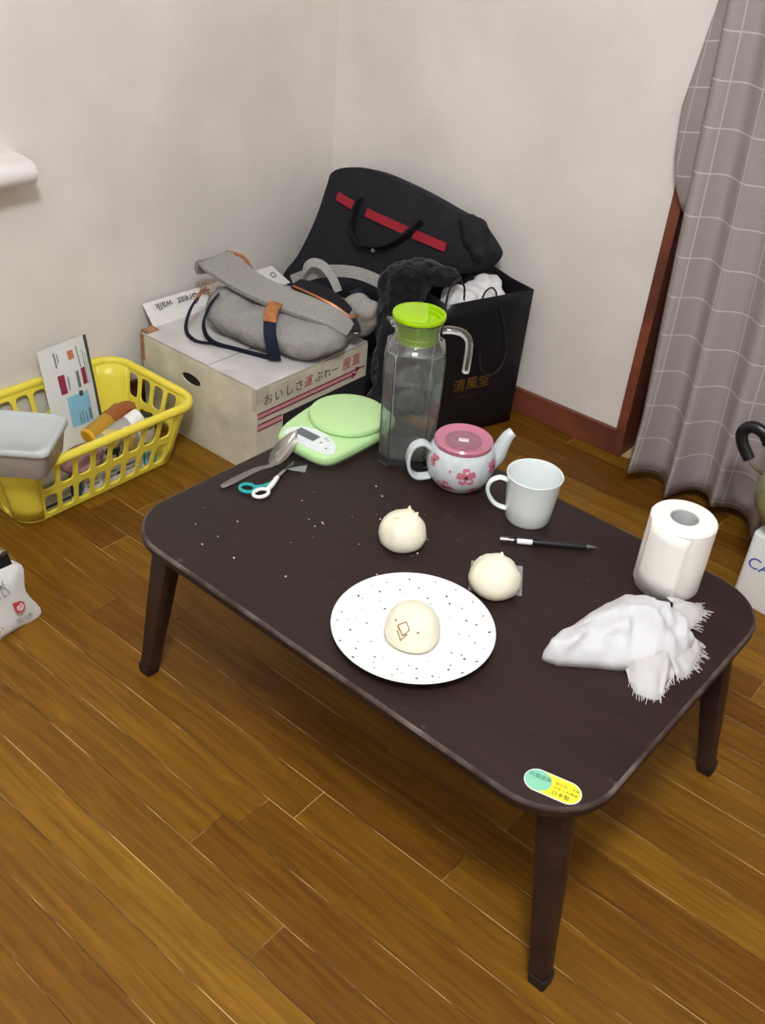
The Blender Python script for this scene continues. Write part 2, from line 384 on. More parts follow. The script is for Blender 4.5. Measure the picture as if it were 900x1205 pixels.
# ------------------------------------------------------------------ the room
XL, XR, YB, YF, ZC = -1.67, 1.55, 1.876, -1.75, 2.36
fl = structure('floor', G().box((XL-.1, YF-.1, -0.06), (XR+.1, YB+.35, -0.0009)), M['gap_glints'], smooth=0)
def plank_mesh(L, w):
    g = G(); b = 0.0006; z0, z1 = -0.0009, 0.0
    r0 = [(0,0,z0),(L,0,z0),(L,w,z0),(0,w,z0)]; r1 = [(0,0,z1-b),(L,0,z1-b),(L,w,z1-b),(0,w,z1-b)]; r2 = [(b,b,z1),(L-b,b,z1),(L-b,w-b,z1),(b,w-b,z1)]
    return g.rings([r0, r1, r2], cap0=False)
PW = 0.0623; gapw = 0.0010
cache = {}
y = 0.399-PW*35
rowi = 0
while y < YB-0.005:
    x = XL - random.random()*0.7
    while x < XR:
        L = random.choice((0.606, 0.758, 0.909))
        a = max(x, XL); bnd = min(x+L, XR); wdt = min(PW, YB-0.001-y)
        if bnd-a > 0.02 and y > YF:
            key = (round(bnd-a, 3), round(wdt, 3))
            if key not in cache:
                o = obj('plank', plank_mesh(bnd-a-gapw, wdt-gapw), M['plank'], fl, smooth=0); cache[key] = o.data
            else:
                o = bpy.data.objects.new('plank', cache[key]); COL.objects.link(o); o.parent = fl
            o.location = (a, y, 0)
        x += L
    y += PW; rowi += 1
structure('wall_left', G().box((XL-.1, YF-.1, 0), (XL, YB+.1, ZC)), M['wall'], smooth=0)
WX0, WX1, WZ = -0.772, 0.95, 1.95       # opening of the sliding window
g = G(); g.box((XL, YB, 0), (WX0, YB+.12, ZC)); g.box((WX1, YB, 0), (XR, YB+.12, ZC)); g.box((WX0, YB, WZ), (WX1, YB+.12, ZC))
structure('wall_back', g, M['wall'], smooth=0)
structure('wall_right', G().box((XR, YF-.1, 0), (XR+.1, YB+.1, ZC)), M['wall'], smooth=0)
structure('wall_front', G().box((XL, YF-.1, 0), (XR, YF, ZC)), M['wall'], smooth=0)
structure('ceiling', G().box((XL-.1, YF-.1, ZC), (XR+.1, YB+.1, ZC+.08)), M['wall'], smooth=0)
bevel(structure('baseboard_back', G().box((XL, YB-.012, 0), (WX0, YB, 0.062)), M['brown_trim'], smooth=0), .002)
bevel(structure('baseboard_left', G().box((XL, YF, 0), (XL+.012, YB-.012, 0.062)), M['brown_trim'], smooth=0), .002)
# sliding window behind the curtain: casing, glass, night beyond
wn = structure('window_1', G().box((WX0, YB+.085, 0.0), (WX1, YB+.115, 0.05)), M['brown_trim'], smooth=0)
g = G()
for x0, x1, z0, z1 in ((WX0, WX0+.022, 0, WZ), (WX1-.022, WX1, 0, WZ), (WX0+.022, WX1-.022, WZ-.022, WZ)): g.box((x0, YB-.012, z0), (x1, YB+.115, z1))
obj('casing', g, M['brown_trim'], wn, smooth=0)
g = G(); mid = (WX0+WX1)/2
for x0, x1 in ((WX0+.022, mid+.02), (mid-.02, WX1-.022)):
    yy = YB+.09 if x0 < mid-.1 else YB+.06
    for a in ((x0, .05, x0+.035, WZ-.022), (x1-.035, .05, x1, WZ-.022), (x0, .05, x1, .1), (x0, WZ-.06, x1, WZ-.022)): g.box((a[0], yy, a[1]), (a[2], yy+.02, a[3]))
obj('sash', g, M['steel_dull'], wn, smooth=0)
obj('pane', G().box((WX0+.05, YB+.098, .1), (mid-.01, YB+.102, WZ-.06)), M['glass'], wn, smooth=0)
obj('pane', G().box((mid+.01, YB+.068, .1), (WX1-.05, YB+.072, WZ-.06)), M['glass'], wn, smooth=0)
# white rounded ledge on the left wall
prof = [(XL, .556), (XL+.03, .556)]+[(XL+.048+.024*math.sin(a), .580-.021*math.cos(a)) for a in [PI*k/10 for k in range(11)]]+[(XL+.03, .604), (XL, .604)]
g = G(); g.rings([[(x, yy, z) for x, z in prof] for yy in (0.2, 1.0)]+[[(XL+(x-XL)*.96, 1.006, .580+(z-.580)*.93) for x, z in prof]])
structure('trim_1', g, M['white_paint'])
# ceiling lamp above the middle of the room
lt = thing('ceiling_lamp', 'round white ceiling lamp above the middle of the room', 'lamp', (LAMP[0], LAMP[1], ZC))
obj('lamp_base', G().lathe([(0,0),(.24,0),(.25,-.02),(.24,-.035),(0,-.035)], 48), M['white_paint'], lt)
rg = obj('diffuser_rim', G().lathe([(.19,-.036),(.235,-.036),(.225,-.07),(.19,-.075)], 48), M['lampshade'], lt)

# ------------------------------------------------------------------ curtain
ct = thing('curtain', 'grey curtain with white check lines hanging to the floor over the window', 'curtain', (-.3, 1.80, 0))
def curtain_sheet(name, nu, nv, fn, u0, u1, z0, z1, uvoff=(0,0), thick=0.0015):
    me = bpy.data.meshes.new(name); vs = []; uvs = []
    for j in range(nv+1):
        for i in range(nu+1):
            u = u0+(u1-u0)*i/nu; t = j/nv; p, uv = fn(u, t)
            vs.append(tuple(Vector(p)-Vector(ct.location))); uvs.append((uv[0]+uvoff[0], uv[1]+uvoff[1]))
    fs = [(j*(nu+1)+i, j*(nu+1)+i+1, (j+1)*(nu+1)+i+1, (j+1)*(nu+1)+i) for j in range(nv) for i in range(nu)]
    me.from_pydata(vs, [], fs); l = me.uv_layers.new(name='UVMap')
    for p in me.polygons:
        for li in p.loop_indices: l.data[li].uv = uvs[me.loops[li].vertex_index]
    me.materials.append(M['curtain']); me.shade_smooth()
    o = bpy.data.objects.new(name, me); COL.objects.link(o); o.parent = ct
    sd = o.modifiers.new('s', 'SOLIDIFY'); sd.thickness = thick; sd.offset = 0
    return o
def front(u, t):
    z = 0.028+t*1.99
    k = math.exp(-z/0.28)                      # folds open out towards the hem
    ph = u*2*PI/0.100+0.8*math.sin(u*9)+0.5*z
    amp = 0.011+0.019*k+0.004*math.sin(u*23+z*2)
    y = 1.806-0.016*k-amp*math.sin(ph)-0.006*math.sin(ph*0.37+z*4)
    x = -0.682-0.053*min(z, 1.0)+u*0.93+0.010*k*math.cos(ph)-0.012*k*(1-u)
    if z < 0.16: x += -0.012*(1-z/0.16)**1.3*math.exp(-u/0.05)
    zz = z+0.012*k*math.sin(ph*0.5+1)*(1-t)
    return (x, y, zz), (u*1.25, z)
curtain_sheet('front_layer', 260, 60, front, 0, 1.0, 0, 1)
LX = [(2.02, -.772), (1.3, -.765), (.94, -.765), (.84, -.777), (.755, -.787), (.67, -.778), (.615, -.763), (.585, -.745), (.57, -.735)]
def lay(u, t):
    z = 2.02-(2.02-.572)*t**0.75
    for (za, xa), (zb, xb) in zip(LX, LX[1:]):
        if zb <= z <= za: xl = xa+(xb-xa)*(za-z)/(za-zb); break
    else: xl = LX[-1][1]
    xr = -0.69
    x = xl+(xr-xl)*u
    y = 1.836-0.010*math.sin(PI*u)+0.008*(1-u)
    return (x, y, z+0.02*u), (x*1.3+.02, z+0.03)
curtain_sheet('back_layer', 24, 60, lay, 0, 1, 0, 1)

# ------------------------------------------------------------------ low table
TB = (-0.583, 0.917, 0); TR = -0.0165
tb = thing('low_table', 'low dark brown wooden table with rounded corners on the plank floor', 'table', TB, TR)
tt = obj('tabletop', G().prism(rrect(.757, .527, .088, 12), .2935, .31, bev=.0045), [M['table'], M['worn_edge']], tb, smooth=30)
for p in tt.data.polygons:
    if p.center.z > .3066 and .25 < p.normal.z < .97: p.material_index = 1
obj('apron', G().prism(rrect(.62, .40, .05, 6), .276, .2935), M['leg'], tb)
for sx in (-1, 1):
    for sy in (-1, 1):
        tx, ty = sx*.328, sy*.206; fx, fy = sx*.376, sy*.229
        rs = []
        for z, w, d in ((.2935, .042, .030), (.24, .040, .030), (.15, .034, .028), (.06, .027, .025), (.016, .025, .024)):
            t = (.2935-z)/.2935; cx = tx+(fx-tx)*t; cy = ty+(fy-ty)*t
            rs.append([(cx+a*w/2, cy+b*d/2, z) for a, b in ((-1,-.55),(-.8,-1),(.8,-1),(1,-.55),(1,.55),(.8,1),(-.8,1),(-1,.55))])
        lg = obj('leg', G().rings(rs), M['leg'], tb, smooth=50)
        rs = [[(fx+sx*dx+a*w/2, fy+b*d/2, z) for a, b in ((-1,-.6),(-.8,-1),(.8,-1),(1,-.6),(1,.6),(.8,1),(-.8,1),(-1,.6))] for z, w, d, dx in ((.018, .027, .026, -.001), (.0, .024, .023, 0))]
        obj('foot_cap', G().rings(rs), M['foot'], lg, smooth=0)
# sticker
def stadium(L, w, n=12): return rrect(L, w, w/2-1e-4, n)
def xf(pts, c, ang): 
    ca, sa = math.cos(ang), math.sin(ang); return [(c[0]+x*ca-y*sa, c[1]+x*sa+y*ca) for x, y in pts]
def to_table(p):   # world xy to table local xy
    d = Vector((p[0]-TB[0], p[1]-TB[1])); ca, sa = math.cos(-TR), math.sin(-TR); return (d.x*ca-d.y*sa, d.x*sa+d.y*ca)
SC = to_table((-.2605, .6905)); SA = math.radians(14)
st = obj('sticker', G().prism(xf(stadium(.064, .031), SC, SA), .3101, .3104), M['paper'], tb)
st['label'] = 'yellow and green oval paper sticker'
obj('yellow_field', G().prism(xf(stadium(.0615, .0285), SC, SA), .3104, .31055), M['sticker_yellow'], st)
cc = xf([(-.0165, 0)], SC, SA)[0]
obj('green_field', G().prism([(cc[0]+.0148*math.cos(a), cc[1]+.0142*math.sin(a)) for a in [2*PI*k/28 for k in range(28)]], .31055, .3107), M['sticker_green'], st)
R_ = (math.cos(SA), math.sin(SA), 0); U_ = (-math.sin(SA), math.cos(SA), 0)
def stx(s, x, y, size, m): 
    p = xf([(x, y)], SC, SA)[0]; text('lettering', s, size, m, st, (p[0], p[1], .3109), R_, U_)
stx('抗菌塗装', -.0285, .003, .0064, M['ink_green'])
stx('組立品・天板', .001, .004, .0046, M['ink_olive']); stx('お手入れ簡単', .001, -.0025, .0046, M['ink_olive']); stx('日本製', .001, -.0105, .0068, M['ink'])

# crumbs
g = G()
for k in range(36):
    px, py = random.uniform(-.93, -.60), random.uniform(.70, 1.0)
    if math.hypot(px+.52, py-.775) < .12 or (px < -.84 and py > .80): continue
    r = random.uniform(.0006, .0016)
    g.add([(px-r, py-r, .3101), (px+r*1.3, py-r*.6, .3101), (px+r*.2, py+r, .3101), (px, py, .3101+r)], [(0,1,3),(1,2,3),(2,0,3),(0,2,1)])
cr = obj('crumbs', g, M['crumb'], smooth=0); cr['kind'] = 'stuff'; tag(cr, 'tiny white crumbs scattered over the scuffed end of the dark tabletop', 'crumbs')

# ------------------------------------------------------------------ plate and buns
pl = thing('plate', 'round white plate with small scattered dots under the face bun', 'plate', (-.519, .772, .31))
def plate_z(r): return .0045 if r < .055 else .0045+.0125*((r-.055)/.048)**1.5
prof = [(0, .0), (.052, .0), (.056, .001), (.075, .0058), (.101, .0148), (.1033, .0172), (.1025, .0183)]+[(r, plate_z(r)) for r in (.099, .09, .08, .07, .062, .055, .03, 0)]
obj('dish', G().lathe(prof, 72), M['plate'], pl)
g = G(); random.seed(3)
for ring, n in ((.058, 11), (.070, 14), (.082, 16), (.093, 20)):
    for k in range(n):
        a = 2*PI*(k+.5*random.random())/n; r = ring+random.uniform(-.004, .004); rr = random.uniform(.0011, .0019)
        c = Vector((r*math.cos(a), r*math.sin(a), plate_z(r)+.0006)); sl = (plate_z(r+.004)-plate_z(r-.004))/.008
        g.add([(c.x+rr*math.cos(q)*math.cos(a)-rr*math.sin(q)*math.sin(a), c.y+rr*math.cos(q)*math.sin(a)+rr*math.sin(q)*math.cos(a), c.z+rr*math.cos(q)*sl) for q in [2*PI*i/8 for i in range(8)]], [tuple(range(8))], random.choice((0, 0, 0, 1, 2, 3, 3)))
o = obj('dot_print', g, DOTS, pl, smooth=0, recalc=False); o['kind'] = 'stuff'

def bun(name, label, loc, rx, ry, h, rz=0, pinch=None, pleats=0, seed=0):
    th = thing(name, label, 'bun', loc, rz, 'steamed buns on the table')
    g = G(); n = 48; rs = []
    prof = [(0,0),(.55,0),(.78,.02),(.93,.12),(1.0,.30),(.985,.45),(.92,.62),(.80,.77),(.63,.89),(.44,.96),(.24,.99),(.1,1.0),(0.001,1.0)]
    for r, z in prof:
        ring = []
        for k in range(n):
            a = 2*PI*k/n; w = 1+.025*noise.noise(Vector((math.cos(a)*1.3+seed, math.sin(a)*1.3, z*1.5)))*2
            zz = z
            if pleats and z > .35:
                w *= 1+.10*math.sin(pleats*a+7*z)*(z-.35)*(1-z*.3)*1.6
            p = Vector((rx*r*w*math.cos(a), ry*r*w*math.sin(a), h*zz))
            if pinch:
                d = math.hypot(p.x-pinch[0], p.y-pinch[1]); p.z += pinch[2]*math.exp(-(d/pinch[3])**2)*(z > .5)
            ring.append(p)
        rs.append(ring)
    g.rings(rs); o = obj('dough', g, M['bun'], th, smooth=180)
    return th
b1 = bun('steamed_bun', 'pale steamed bun with pinched tip standing nearest the teapot', (-.651, .912, .31), .034, .033, .048, .4, (.006, .008, .006, .014), 6, 1)
g = G()
for dx, dy, lx, ly, hh in ((.004, .010, .0, .003, .012), (.014, .006, .004, .0, .009)):
    g.tube([(dx, dy, .045), (dx+lx*.5, dy+ly, .045+hh*.6), (dx+lx, dy+ly, .045+hh)], [.0055, .003, .0007], 8)
obj('pinched_tip', g, M['bun'], b1)
obj('crease', G().tube(spline([(-.012, -.010, .0462), (-.006, -.009, .0472), (.001, -.004, .0480)], 4), [.0004]+[.0012]*7+[.0004], 6), M['bun_crease'], b1)
b2 = bun('steamed_bun', 'pale steamed bun with twisted top on a clear film square', (-.499, .921, .3104), .0355, .034, .047, 0, (.0, .004, .006, .016), 7, 5)
obj('pinched_tip', G().tube([(0, .004, .044), (.001, .006, .053), (.0, .008, .0575)], [.008, .0045, .001], 8), M['bun'], b2)
b3 = bun('steamed_bun', 'smooth pale steamed bun with drawn beak and eyes on dotted plate', (-.5125, .7615, .3146), .0355, .0345, .050, 0, None, 0, 9)
def onbun(az, z):     # point on the face bun's surface (local)
    prof = [(.78,.02),(.93,.12),(1.0,.30),(.985,.45),(.92,.62),(.80,.77),(.63,.89),(.44,.96),(.24,.99)]
    for (ra, za), (rb, zb) in zip(prof, prof[1:]):
        if za <= z <= zb: r = ra+(rb-ra)*(z-za)/(zb-za); break
    return Vector((.0355*r*math.cos(az)*1.015, .0345*r*math.sin(az)*1.015, .050*z*1.005+.0006))
AZ = math.radians(-79)
for da in (-.52, .62):
    g = G(); c = onbun(AZ+da, .80 if da < 0 else .72); g.add([c+Vector((.0017*math.cos(t)*-math.sin(AZ+da), .0017*math.cos(t)*math.cos(AZ+da), .0017*math.sin(t)))+.0004*c.normalized() for t in [2*PI*k/10 for k in range(10)]]+[c+.0012*Vector((c.x, c.y, .01)).normalized()], [(k, (k+1) % 10, 10) for k in range(10)])
    obj('eye_mark', g, M['bun_brown'], b3, recalc=False)
g = G()
D = lambda da, z: onbun(AZ+da, z)
g.tube([D(-.30,.76), D(.02,.88), D(.26,.76), D(.06,.60), D(-.30,.76)], .0007, 6)
g.tube([D(-.26,.73), D(.04,.62), D(.20,.66), D(.02,.46), D(-.22,.66)], .0008, 6)
obj('beak_outline', g, M['bun_brown'], b3)
# clear film squares
def film(name, label, pts, z):
    g = G(); n = 6; P = [Vector((*p, z)) for p in pts]; vs = []
    for j in range(n+1):
        for i in range(n+1):
            u, v = i/n, j/n; p = (P[0]*(1-u)+P[1]*u)*(1-v)+(P[3]*(1-u)+P[2]*u)*v; p.z += .0006*abs(noise.noise(p*90)); vs.append(p)
    g.add(vs, [(j*(n+1)+i, j*(n+1)+i+1, (j+1)*(n+1)+i+1, (j+1)*(n+1)+i) for j in range(n) for i in range(n)])
    o = obj(name, g, M['clear_film'], smooth=0); return tag(o, label, 'film')
film('film_square', 'clear film square lying under the bun with the twisted top', [(-.521, .895), (-.462, .936), (-.497, .992), (-.556, .951)], .3102)
film('film_square', 'crumpled clear film scrap beside the bun on the dotted plate', [(-.562, .752), (-.536, .731), (-.522, .745), (-.548, .772)], .3152)

# ------------------------------------------------------------------ mug, teapot, pitcher
mg = thing('mug', 'plain white tapered china mug standing beside the teapot', 'mug', (-.559, 1.098, .31), math.radians(37))
H = .0765
prof = [(0,.002),(.026,.002),(.028,0),(.0315,.0),(.034,.004),(.0365,.03),(.0405,H-.004),(.0418,H),(.0410,H+.001),(.0396,H),(.0385,H-.006),(.0345,.03),(.031,.008),(.027,.005),(0,.005)]
obj('cup', G().lathe(prof, 56), M['china'], mg)
hp = spline([(-.0375, 0, .062), (-.050, 0, .0655), (-.062, 0, .058), (-.065, 0, .043), (-.058, 0, .027), (-.047, 0, .017), (-.0335, 0, .013)], 6)
obj('handle', G().tube(hp, .0042, 12, sx=1.35, sy=.75), M['china'], mg)

tp = thing('teapot', 'small grey white teapot with pink flowers and flat pink lid', 'teapot', (-.689, 1.0995, .31), 0)
TPROF = [(.0, .003),(.027, .003),(.029, 0),(.033, 0),(.042, .008),(.050, .021),(.0535, .036),(.053, .050),(.049, .064),(.0452, .070)]
def tpr(h):
    for (ra, za), (rb, zb) in zip(TPROF[3:], TPROF[4:]):
        if za <= h <= zb: return ra+(rb-ra)*(h-za)/(zb-za)
    return .046
obj('body', G().lathe(TPROF+[(.043,.0705),(.043,.066),(.048,.05),(.045,.02),(0,.008)], 56), M['china_tea'], tp)
ld_ = obj('lid', G().lathe([(0,.0705),(.0430,.0705),(.0450,.0735),(.0450,.0780),(.0430,.0802),(.0385,.0792),(.031,.0755),(.029,.0752),(0,.0752)], 56), M['pink_lid'], tp)
obj('lid_recess', G().lathe([(0,.0752),(.0285,.0752),(.0285,.0760),(.026,.0757),(.024,.0757),(.0235,.0761),(.022,.0757),(0,.0756)], 48), M['mauve'], ld_)
g = G().box((-.0075,-.0045,.0757),(.0075,.0045,.0763)); o = obj('price_tag', g, M['paper'], ld_, smooth=0)
for v in o.data.vertices: v.co = Matrix.Rotation(math.radians(33), 4, 'Z') @ v.co
text('lettering', '105', .0065, M['ink_red'], o, (-.0042,-.0045,.0766), (.84,.545,0), (-.545,.84,0))
hd = Vector((math.cos(math.radians(228)), math.sin(math.radians(228)), 0)); sd = Vector((-hd.y, hd.x, 0))
hp = spline([hd*.048+Vector((0,0,.062)), hd*.062+Vector((0,0,.072)), hd*.077+Vector((0,0,.066)), hd*.083+Vector((0,0,.046)), hd*.079+Vector((0,0,.024)), hd*.066+Vector((0,0,.012)), hd*.045+Vector((0,0,.014))], 6)
o = obj('handle', G().ribbon(hp, [.017]*len(hp), .0055, sd), M['china_tea'], tp, smooth=70); bevel(o, .002, 3)
sp_ = Vector((math.cos(math.radians(55)), math.sin(math.radians(55)), 0))
pts = spline([sp_*.042+Vector((0,0,.028)), sp_*.057+Vector((0,0,.042)), sp_*.064+Vector((0,0,.060)), sp_*.071+Vector((0,0,.076)), sp_*.079+Vector((0,0,.084))], 5)
obj('spout', G().tube(pts, [.017-.0090*(k/(len(pts)-1))**.8 for k in range(len(pts))], 16), M['china_tea'], tp, smooth=60)
AZC = math.radians(-58)
def petals(g, az, h, size, n, rot):
    def P(x, y, lift):
        hh = min(max(h+y, .001), .069); r = tpr(hh)+lift; a = AZC+az+x/r; return (r*math.cos(a), r*math.sin(a), hh)
    for k in range(n):
        a = rot+2*PI*k/5; vs = []
        for q in range(14):
            t = 2*PI*q/14; ex, ey = .5*size+.5*size*math.cos(t), .33*size*math.sin(t)*(1+.3*math.cos(t))
            if q == 0: ex -= .12*size
            vs.append(P(ex*math.cos(a)-ey*math.sin(a), ex*math.sin(a)+ey*math.cos(a), .0005))
        g.add(vs, [tuple(range(14))], 0)
    if n > 1: g.add([P(.12*size*1.6*math.cos(t), .12*size*1.6*math.sin(t), .0009) for t in [2*PI*q/8 for q in range(8)]], [tuple(range(8))], 1)
for az, h, sz, n, rot in ((.22, .042, .0165, 5, .4), (-.42, .015, .016, 5, .1), (.55, .010, .012, 5, .7), (-.28, .046, .0055, 1, 1.2), (-.85, .055, .011, 4, .9), (1.15, .050, .013, 5, 0), (2.2, .03, .0145, 5, .4), (3.4, .045, .014, 5, .2)):
    g = G(); petals(g, az, h, sz, n, rot); obj('flower_print', g, [M['petal'], M['petal_core']], tp, smooth=0, recalc=False)

pt = thing('glass_pitcher', 'tall clear glass pitcher with bright lime green lid', 'pitcher', (-.797, 1.102, .31), math.radians(37)); pt.scale = (1, 1, .98)
def psec(r, q, n=64, z=0, off=0.0):
    o = []
    for k in range(n):
        a = 2*PI*k/n; c, s_ = abs(math.cos(a)), abs(math.sin(a)); d = abs(math.cos((a % (PI/2))-PI/4))
        ro = min(r/max(c, 1e-6), r/max(s_, 1e-6), r*1.17/max(d, 1e-6)); rr = (ro*q+r*1.0*(1-q))-off
        o.append((rr*math.cos(a), rr*math.sin(a), z))
    return o
outer = [(.038,.0,.9),(.041,.001,1),(.0430,.004,1),(.0435,.02,1),(.0450,.10,1),(.0462,.185,1),(.0445,.197,.9),(.0365,.206,.4),(.034,.212,0),(.0338,.220,0),(.0355,.232,0),(.037,.240,0),(.0365,.2415,0)]
inner = [(.0345,.239,0),(.0325,.23,0),(.0312,.220,0),(.0315,.211,0),(.036,.204,.4),(.0415,.196,.9),(.0432,.185,1),(.0420,.10,1),(.0400,.03,1),(.037,.014,.9),(.025,.0085,.3),(.001,.008,0)]
g = G(); g.rings([psec(r, q, 64, z) for r, z, q in outer+inner])
obj('glass_body', g, M['glass'], pt, smooth=22)
hp = spline([(.0365,0,.226), (.050,0,.2275), (.066,0,.2245), (.0765,0,.214), (.079,0,.198), (.079,0,.180), (.0785,0,.160)], 6)
obj('handle', G().tube(hp, .0062, 14, sx=1.25, sy=.95), M['glass'], pt)
obj('spout', G().tube([(-.034,0,.231), (-.041,0,.2355), (-.047,0,.239)], [.009,.0055,.002], 12, sx=1.4, sy=.7), M['glass'], pt)
lp = obj('lid', G().lathe([(0,.205),(.0285,.205),(.0298,.207),(.0298,.2155),(.0285,.217),(.0285,.2215),(.0305,.223),(.0318,.236),(.0335,.2425),(.0395,.244),(.0402,.247),(.0395,.2505),(.0375,.2505),(.0362,.247),(.0345,.2385),(0,.2385)], 56), M['lime'], pt)
g = G(); out = []
for k in range(24):
    a = PI*k/23+PI/2; out.append((-.004+.0335*math.cos(a), .0335*math.sin(a)))
out = [(.008+.006*math.cos(a), -.027+.006*math.sin(a)) for a in (-PI/2, -PI/4, 0)]+[(.008+.006*math.cos(a), .027+.006*math.sin(a)) for a in (0, PI/4, PI/2)]+[p for p in out if p[0] < -.004]
g.prism(out, .2385, .2515, bev=.0022)
obj('pour_cap', g, M['lime'], lp)

# ------------------------------------------------------------------ kitchen scale
sc = thing('kitchen_scale', 'pale green digital kitchen scale with round weighing plate', 'kitchen scale', (-.908, 1.055, .31), math.radians(2))
def scale_outline(k=1.0, dx=0):
    pts = [(-.044,-.083),(.0,-.088),(.040,-.085),(.055,-.071),(.060,-.04),(.064,.02),(.063,.055),(.055,.088),(.032,.106),(0,.111),(-.032,.106),(-.062,.088),(-.078,.055),(-.079,.02),(-.070,-.04),(-.058,-.071)]
    return [(p.x*k, p.y*k) for p in spline([(a, b, 0) for a, b in pts], 5, True)]
obj('body', G().prism(scale_outline(), .003, .022, bev=.007), M['scale_green'], sc)
obj('base', G().prism(scale_outline(.93), 0, .003), M['grey_print'], sc)
obj('weighing_plate', G().lathe([(0,.0225),(.060,.0225),(.0652,.0245),(.0660,.029),(.0640,.0325),(.060,.0338),(0,.0338)], 64, (-.004,.038,0)), M['scale_green'], sc)
pn = obj('control_panel', G().prism([(p.x, p.y) for p in spline([(-.050,-.066,0),(-.042,-.075,0),(0,-.080,0),(.040,-.077,0),(.051,-.069,0),(.048,-.058,0),(.032,-.039,0),(0,-.028,0),(-.034,-.033,0),(-.050,-.051,0)], 5, True)], .0219, .0224), M['scale_panel'], sc)
obj('display', G().box((-.038,-.060,.0222),(.004,-.041,.0228)), M['lcd'], pn, smooth=0)
for bx, by in ((.017,-.055), (.034,-.063)):
    obj('button', G().lathe([(0,.0224),(.0066,.0224),(.006,.0232),(0,.0234)], 20, (bx, by, 0)), M['scale_panel'], pn)
    obj('button_mark', G().box((bx-.002, by-.0016, .0234), (bx+.002, by+.0016, .0236)), M['grey_print'], pn, smooth=0)
text('lettering', 'kg g', .008, M['grey_print'], pn, (.010,-.040,.0226), (1,-.3,0), (.3,1,0))

# ------------------------------------------------------------------ spoon, scissors, packet, pen
def spoon():
    a = Vector((-.927, .823, .3125)); b = Vector((-.911, .912, .319)); tip = Vector((-.9255, .982, .347)); d = (tip-b).normalized()
    th = thing('spoon', 'steel table spoon lying by the scissors, bowl over the green scale', 'spoon', tuple(a))
    pts = spline([a, a*.7+b*.3+Vector((0,0,.002)), a*.3+b*.7+Vector((0,0,.004)), b, b+d*.012], 5); n = len(pts)
    ws = [.006+.009*math.sin(min(1, (k/(n-1))/.25)*PI/2)*(1-.72*(k/(n-1))**.6) for k in range(n)]
    g = G().ribbon(pts, ws, .0022, (1,.1,0)); o = obj('handle', g, M['steel_dull'], th, smooth=60, shift=a); bevel(o, .0008, 2)
    side = Vector((d.y, -d.x, 0)).normalized(); up = side.cross(d).normalized(); g = G(); rows = []
    L = (tip-b).length
    up_t = (up+side*.22).normalized(); side_t = d.cross(up_t).normalized()
    for lay in (0, 1):
        rs = []
        for i in range(15):
            t = i/14; w = .0145*math.sin(PI*min(1, (t*.96+.02))**.85)**.7; r = []
            for j in range(13):
                v = -1+2*j/12; dep = -.009*(1-v*v)*math.sin(PI*t)**.6
                r.append(b+d*L*t+side_t*w*v+up_t*(dep-lay*.0012))
            rs.append(r)
        g.rings(rs, close=False)
    obj('bowl', g, M['steel'], th, smooth=180, shift=a)
spoon()
sx0 = Vector((-.885, .895, .3135))
sci = thing('scissors', 'small scissors with one teal and one white handle ring', 'scissors', tuple(sx0))
def ringpts(c, rx, ry, ang, n=20): return [(c[0]+rx*math.cos(t)*math.cos(ang)-ry*math.sin(t)*math.sin(ang), c[1]+rx*math.cos(t)*math.sin(ang)+ry*math.sin(t)*math.cos(ang), c[2]) for t in [2*PI*k/n for k in range(n)]]
g = G().tube(ringpts((-.8725, .853, .3145), .0095, .0125, -.1), .0028, 8, closed=True); g.tube([(-.8725, .866, .3145), (-.876, .880, .3155), (-.884, .899, .3165)], [.0042, .0042, .0032], 10)
obj('white_handle', g, M['white_plastic'], sci, shift=sx0)
g = G().tube(ringpts((-.8965, .848, .314), .0115, .0105, .2), .0028, 8, closed=True); g.tube([(-.890, .857, .314), (-.884, .867, .314), (-.882, .884, .314)], [.0036, .003, .0025], 10)
obj('teal_handle', g, M['teal'], sci, shift=sx0)
g = G().bar((-.884, .893, .3155), (-.900, .951, .3140), .007, .0014, w2=.0015); g.bar((-.882, .880, .3132), (-.8975, .948, .3122), .007, .0014, w2=.0015)
obj('blades', g, M['steel'], sci, shift=sx0, smooth=0)
obj('pivot', G().lathe([(0,.0005),(.0022,.0005),(.002,.0012),(0,.0014)], 12, (-.8865, .902, .3155)), M['steel_dull'], sci, shift=sx0)
pk = thing('sachet', 'small black sachet with clear corner under the spoon bowl', 'sachet', (-.892, .949, .31))
g = G().box((-.014,-.012,.0003),(.014,.012,.0022)); o = obj('dark_packet', g, M['pen_black'], pk, smooth=0)
for v in o.data.vertices: v.co = Matrix.Rotation(.55, 4, 'Z') @ v.co
g = G().add([(-.004,-.022,.0028),(.024,-.006,.0028),(.012,.012,.0030),(.004,-.004,.0032)], [(0,1,2,3)]); obj('clear_corner', g, M['clear_film'], pk, smooth=0)

pa, pb_ = Vector((-.553, 1.016, .3152)), Vector((-.4405, 1.101, .3152))
pn_ = thing('mechanical_pencil', 'black mechanical pencil with white grip label lying near the mug', 'pen', tuple(pa), math.atan2(pb_.y-pa.y, pb_.x-pa.x))
PLn = (pb_-pa).length; RX = Matrix.Rotation(PI/2, 4, 'Y')
def pseg(name, m, prof, parent=pn_): return obj(name, G().lathe(prof, 16, M4=RX), m, parent)
pseg('barrel', M['pen_black'], [(0,.02),(.0046,.02),(.0048,.05),(.0048,.118),(.0042,.124),(0,.124)])
pseg('eraser_cap', M['steel'], [(0,0),(.0034,0),(.0038,.002),(.0038,.012),(.0032,.0125),(.0032,.0205),(0,.0205)])
pseg('label_band', M['white_plastic'], [(.0046,.024),(.0050,.0242),(.0050,.046),(.0046,.0462)])
pseg('tip', M['steel_dull'], [(0,.124),(.0040,.124),(.0026,.133),(.0009,.1375),(.0006,PLn),(0,PLn)])
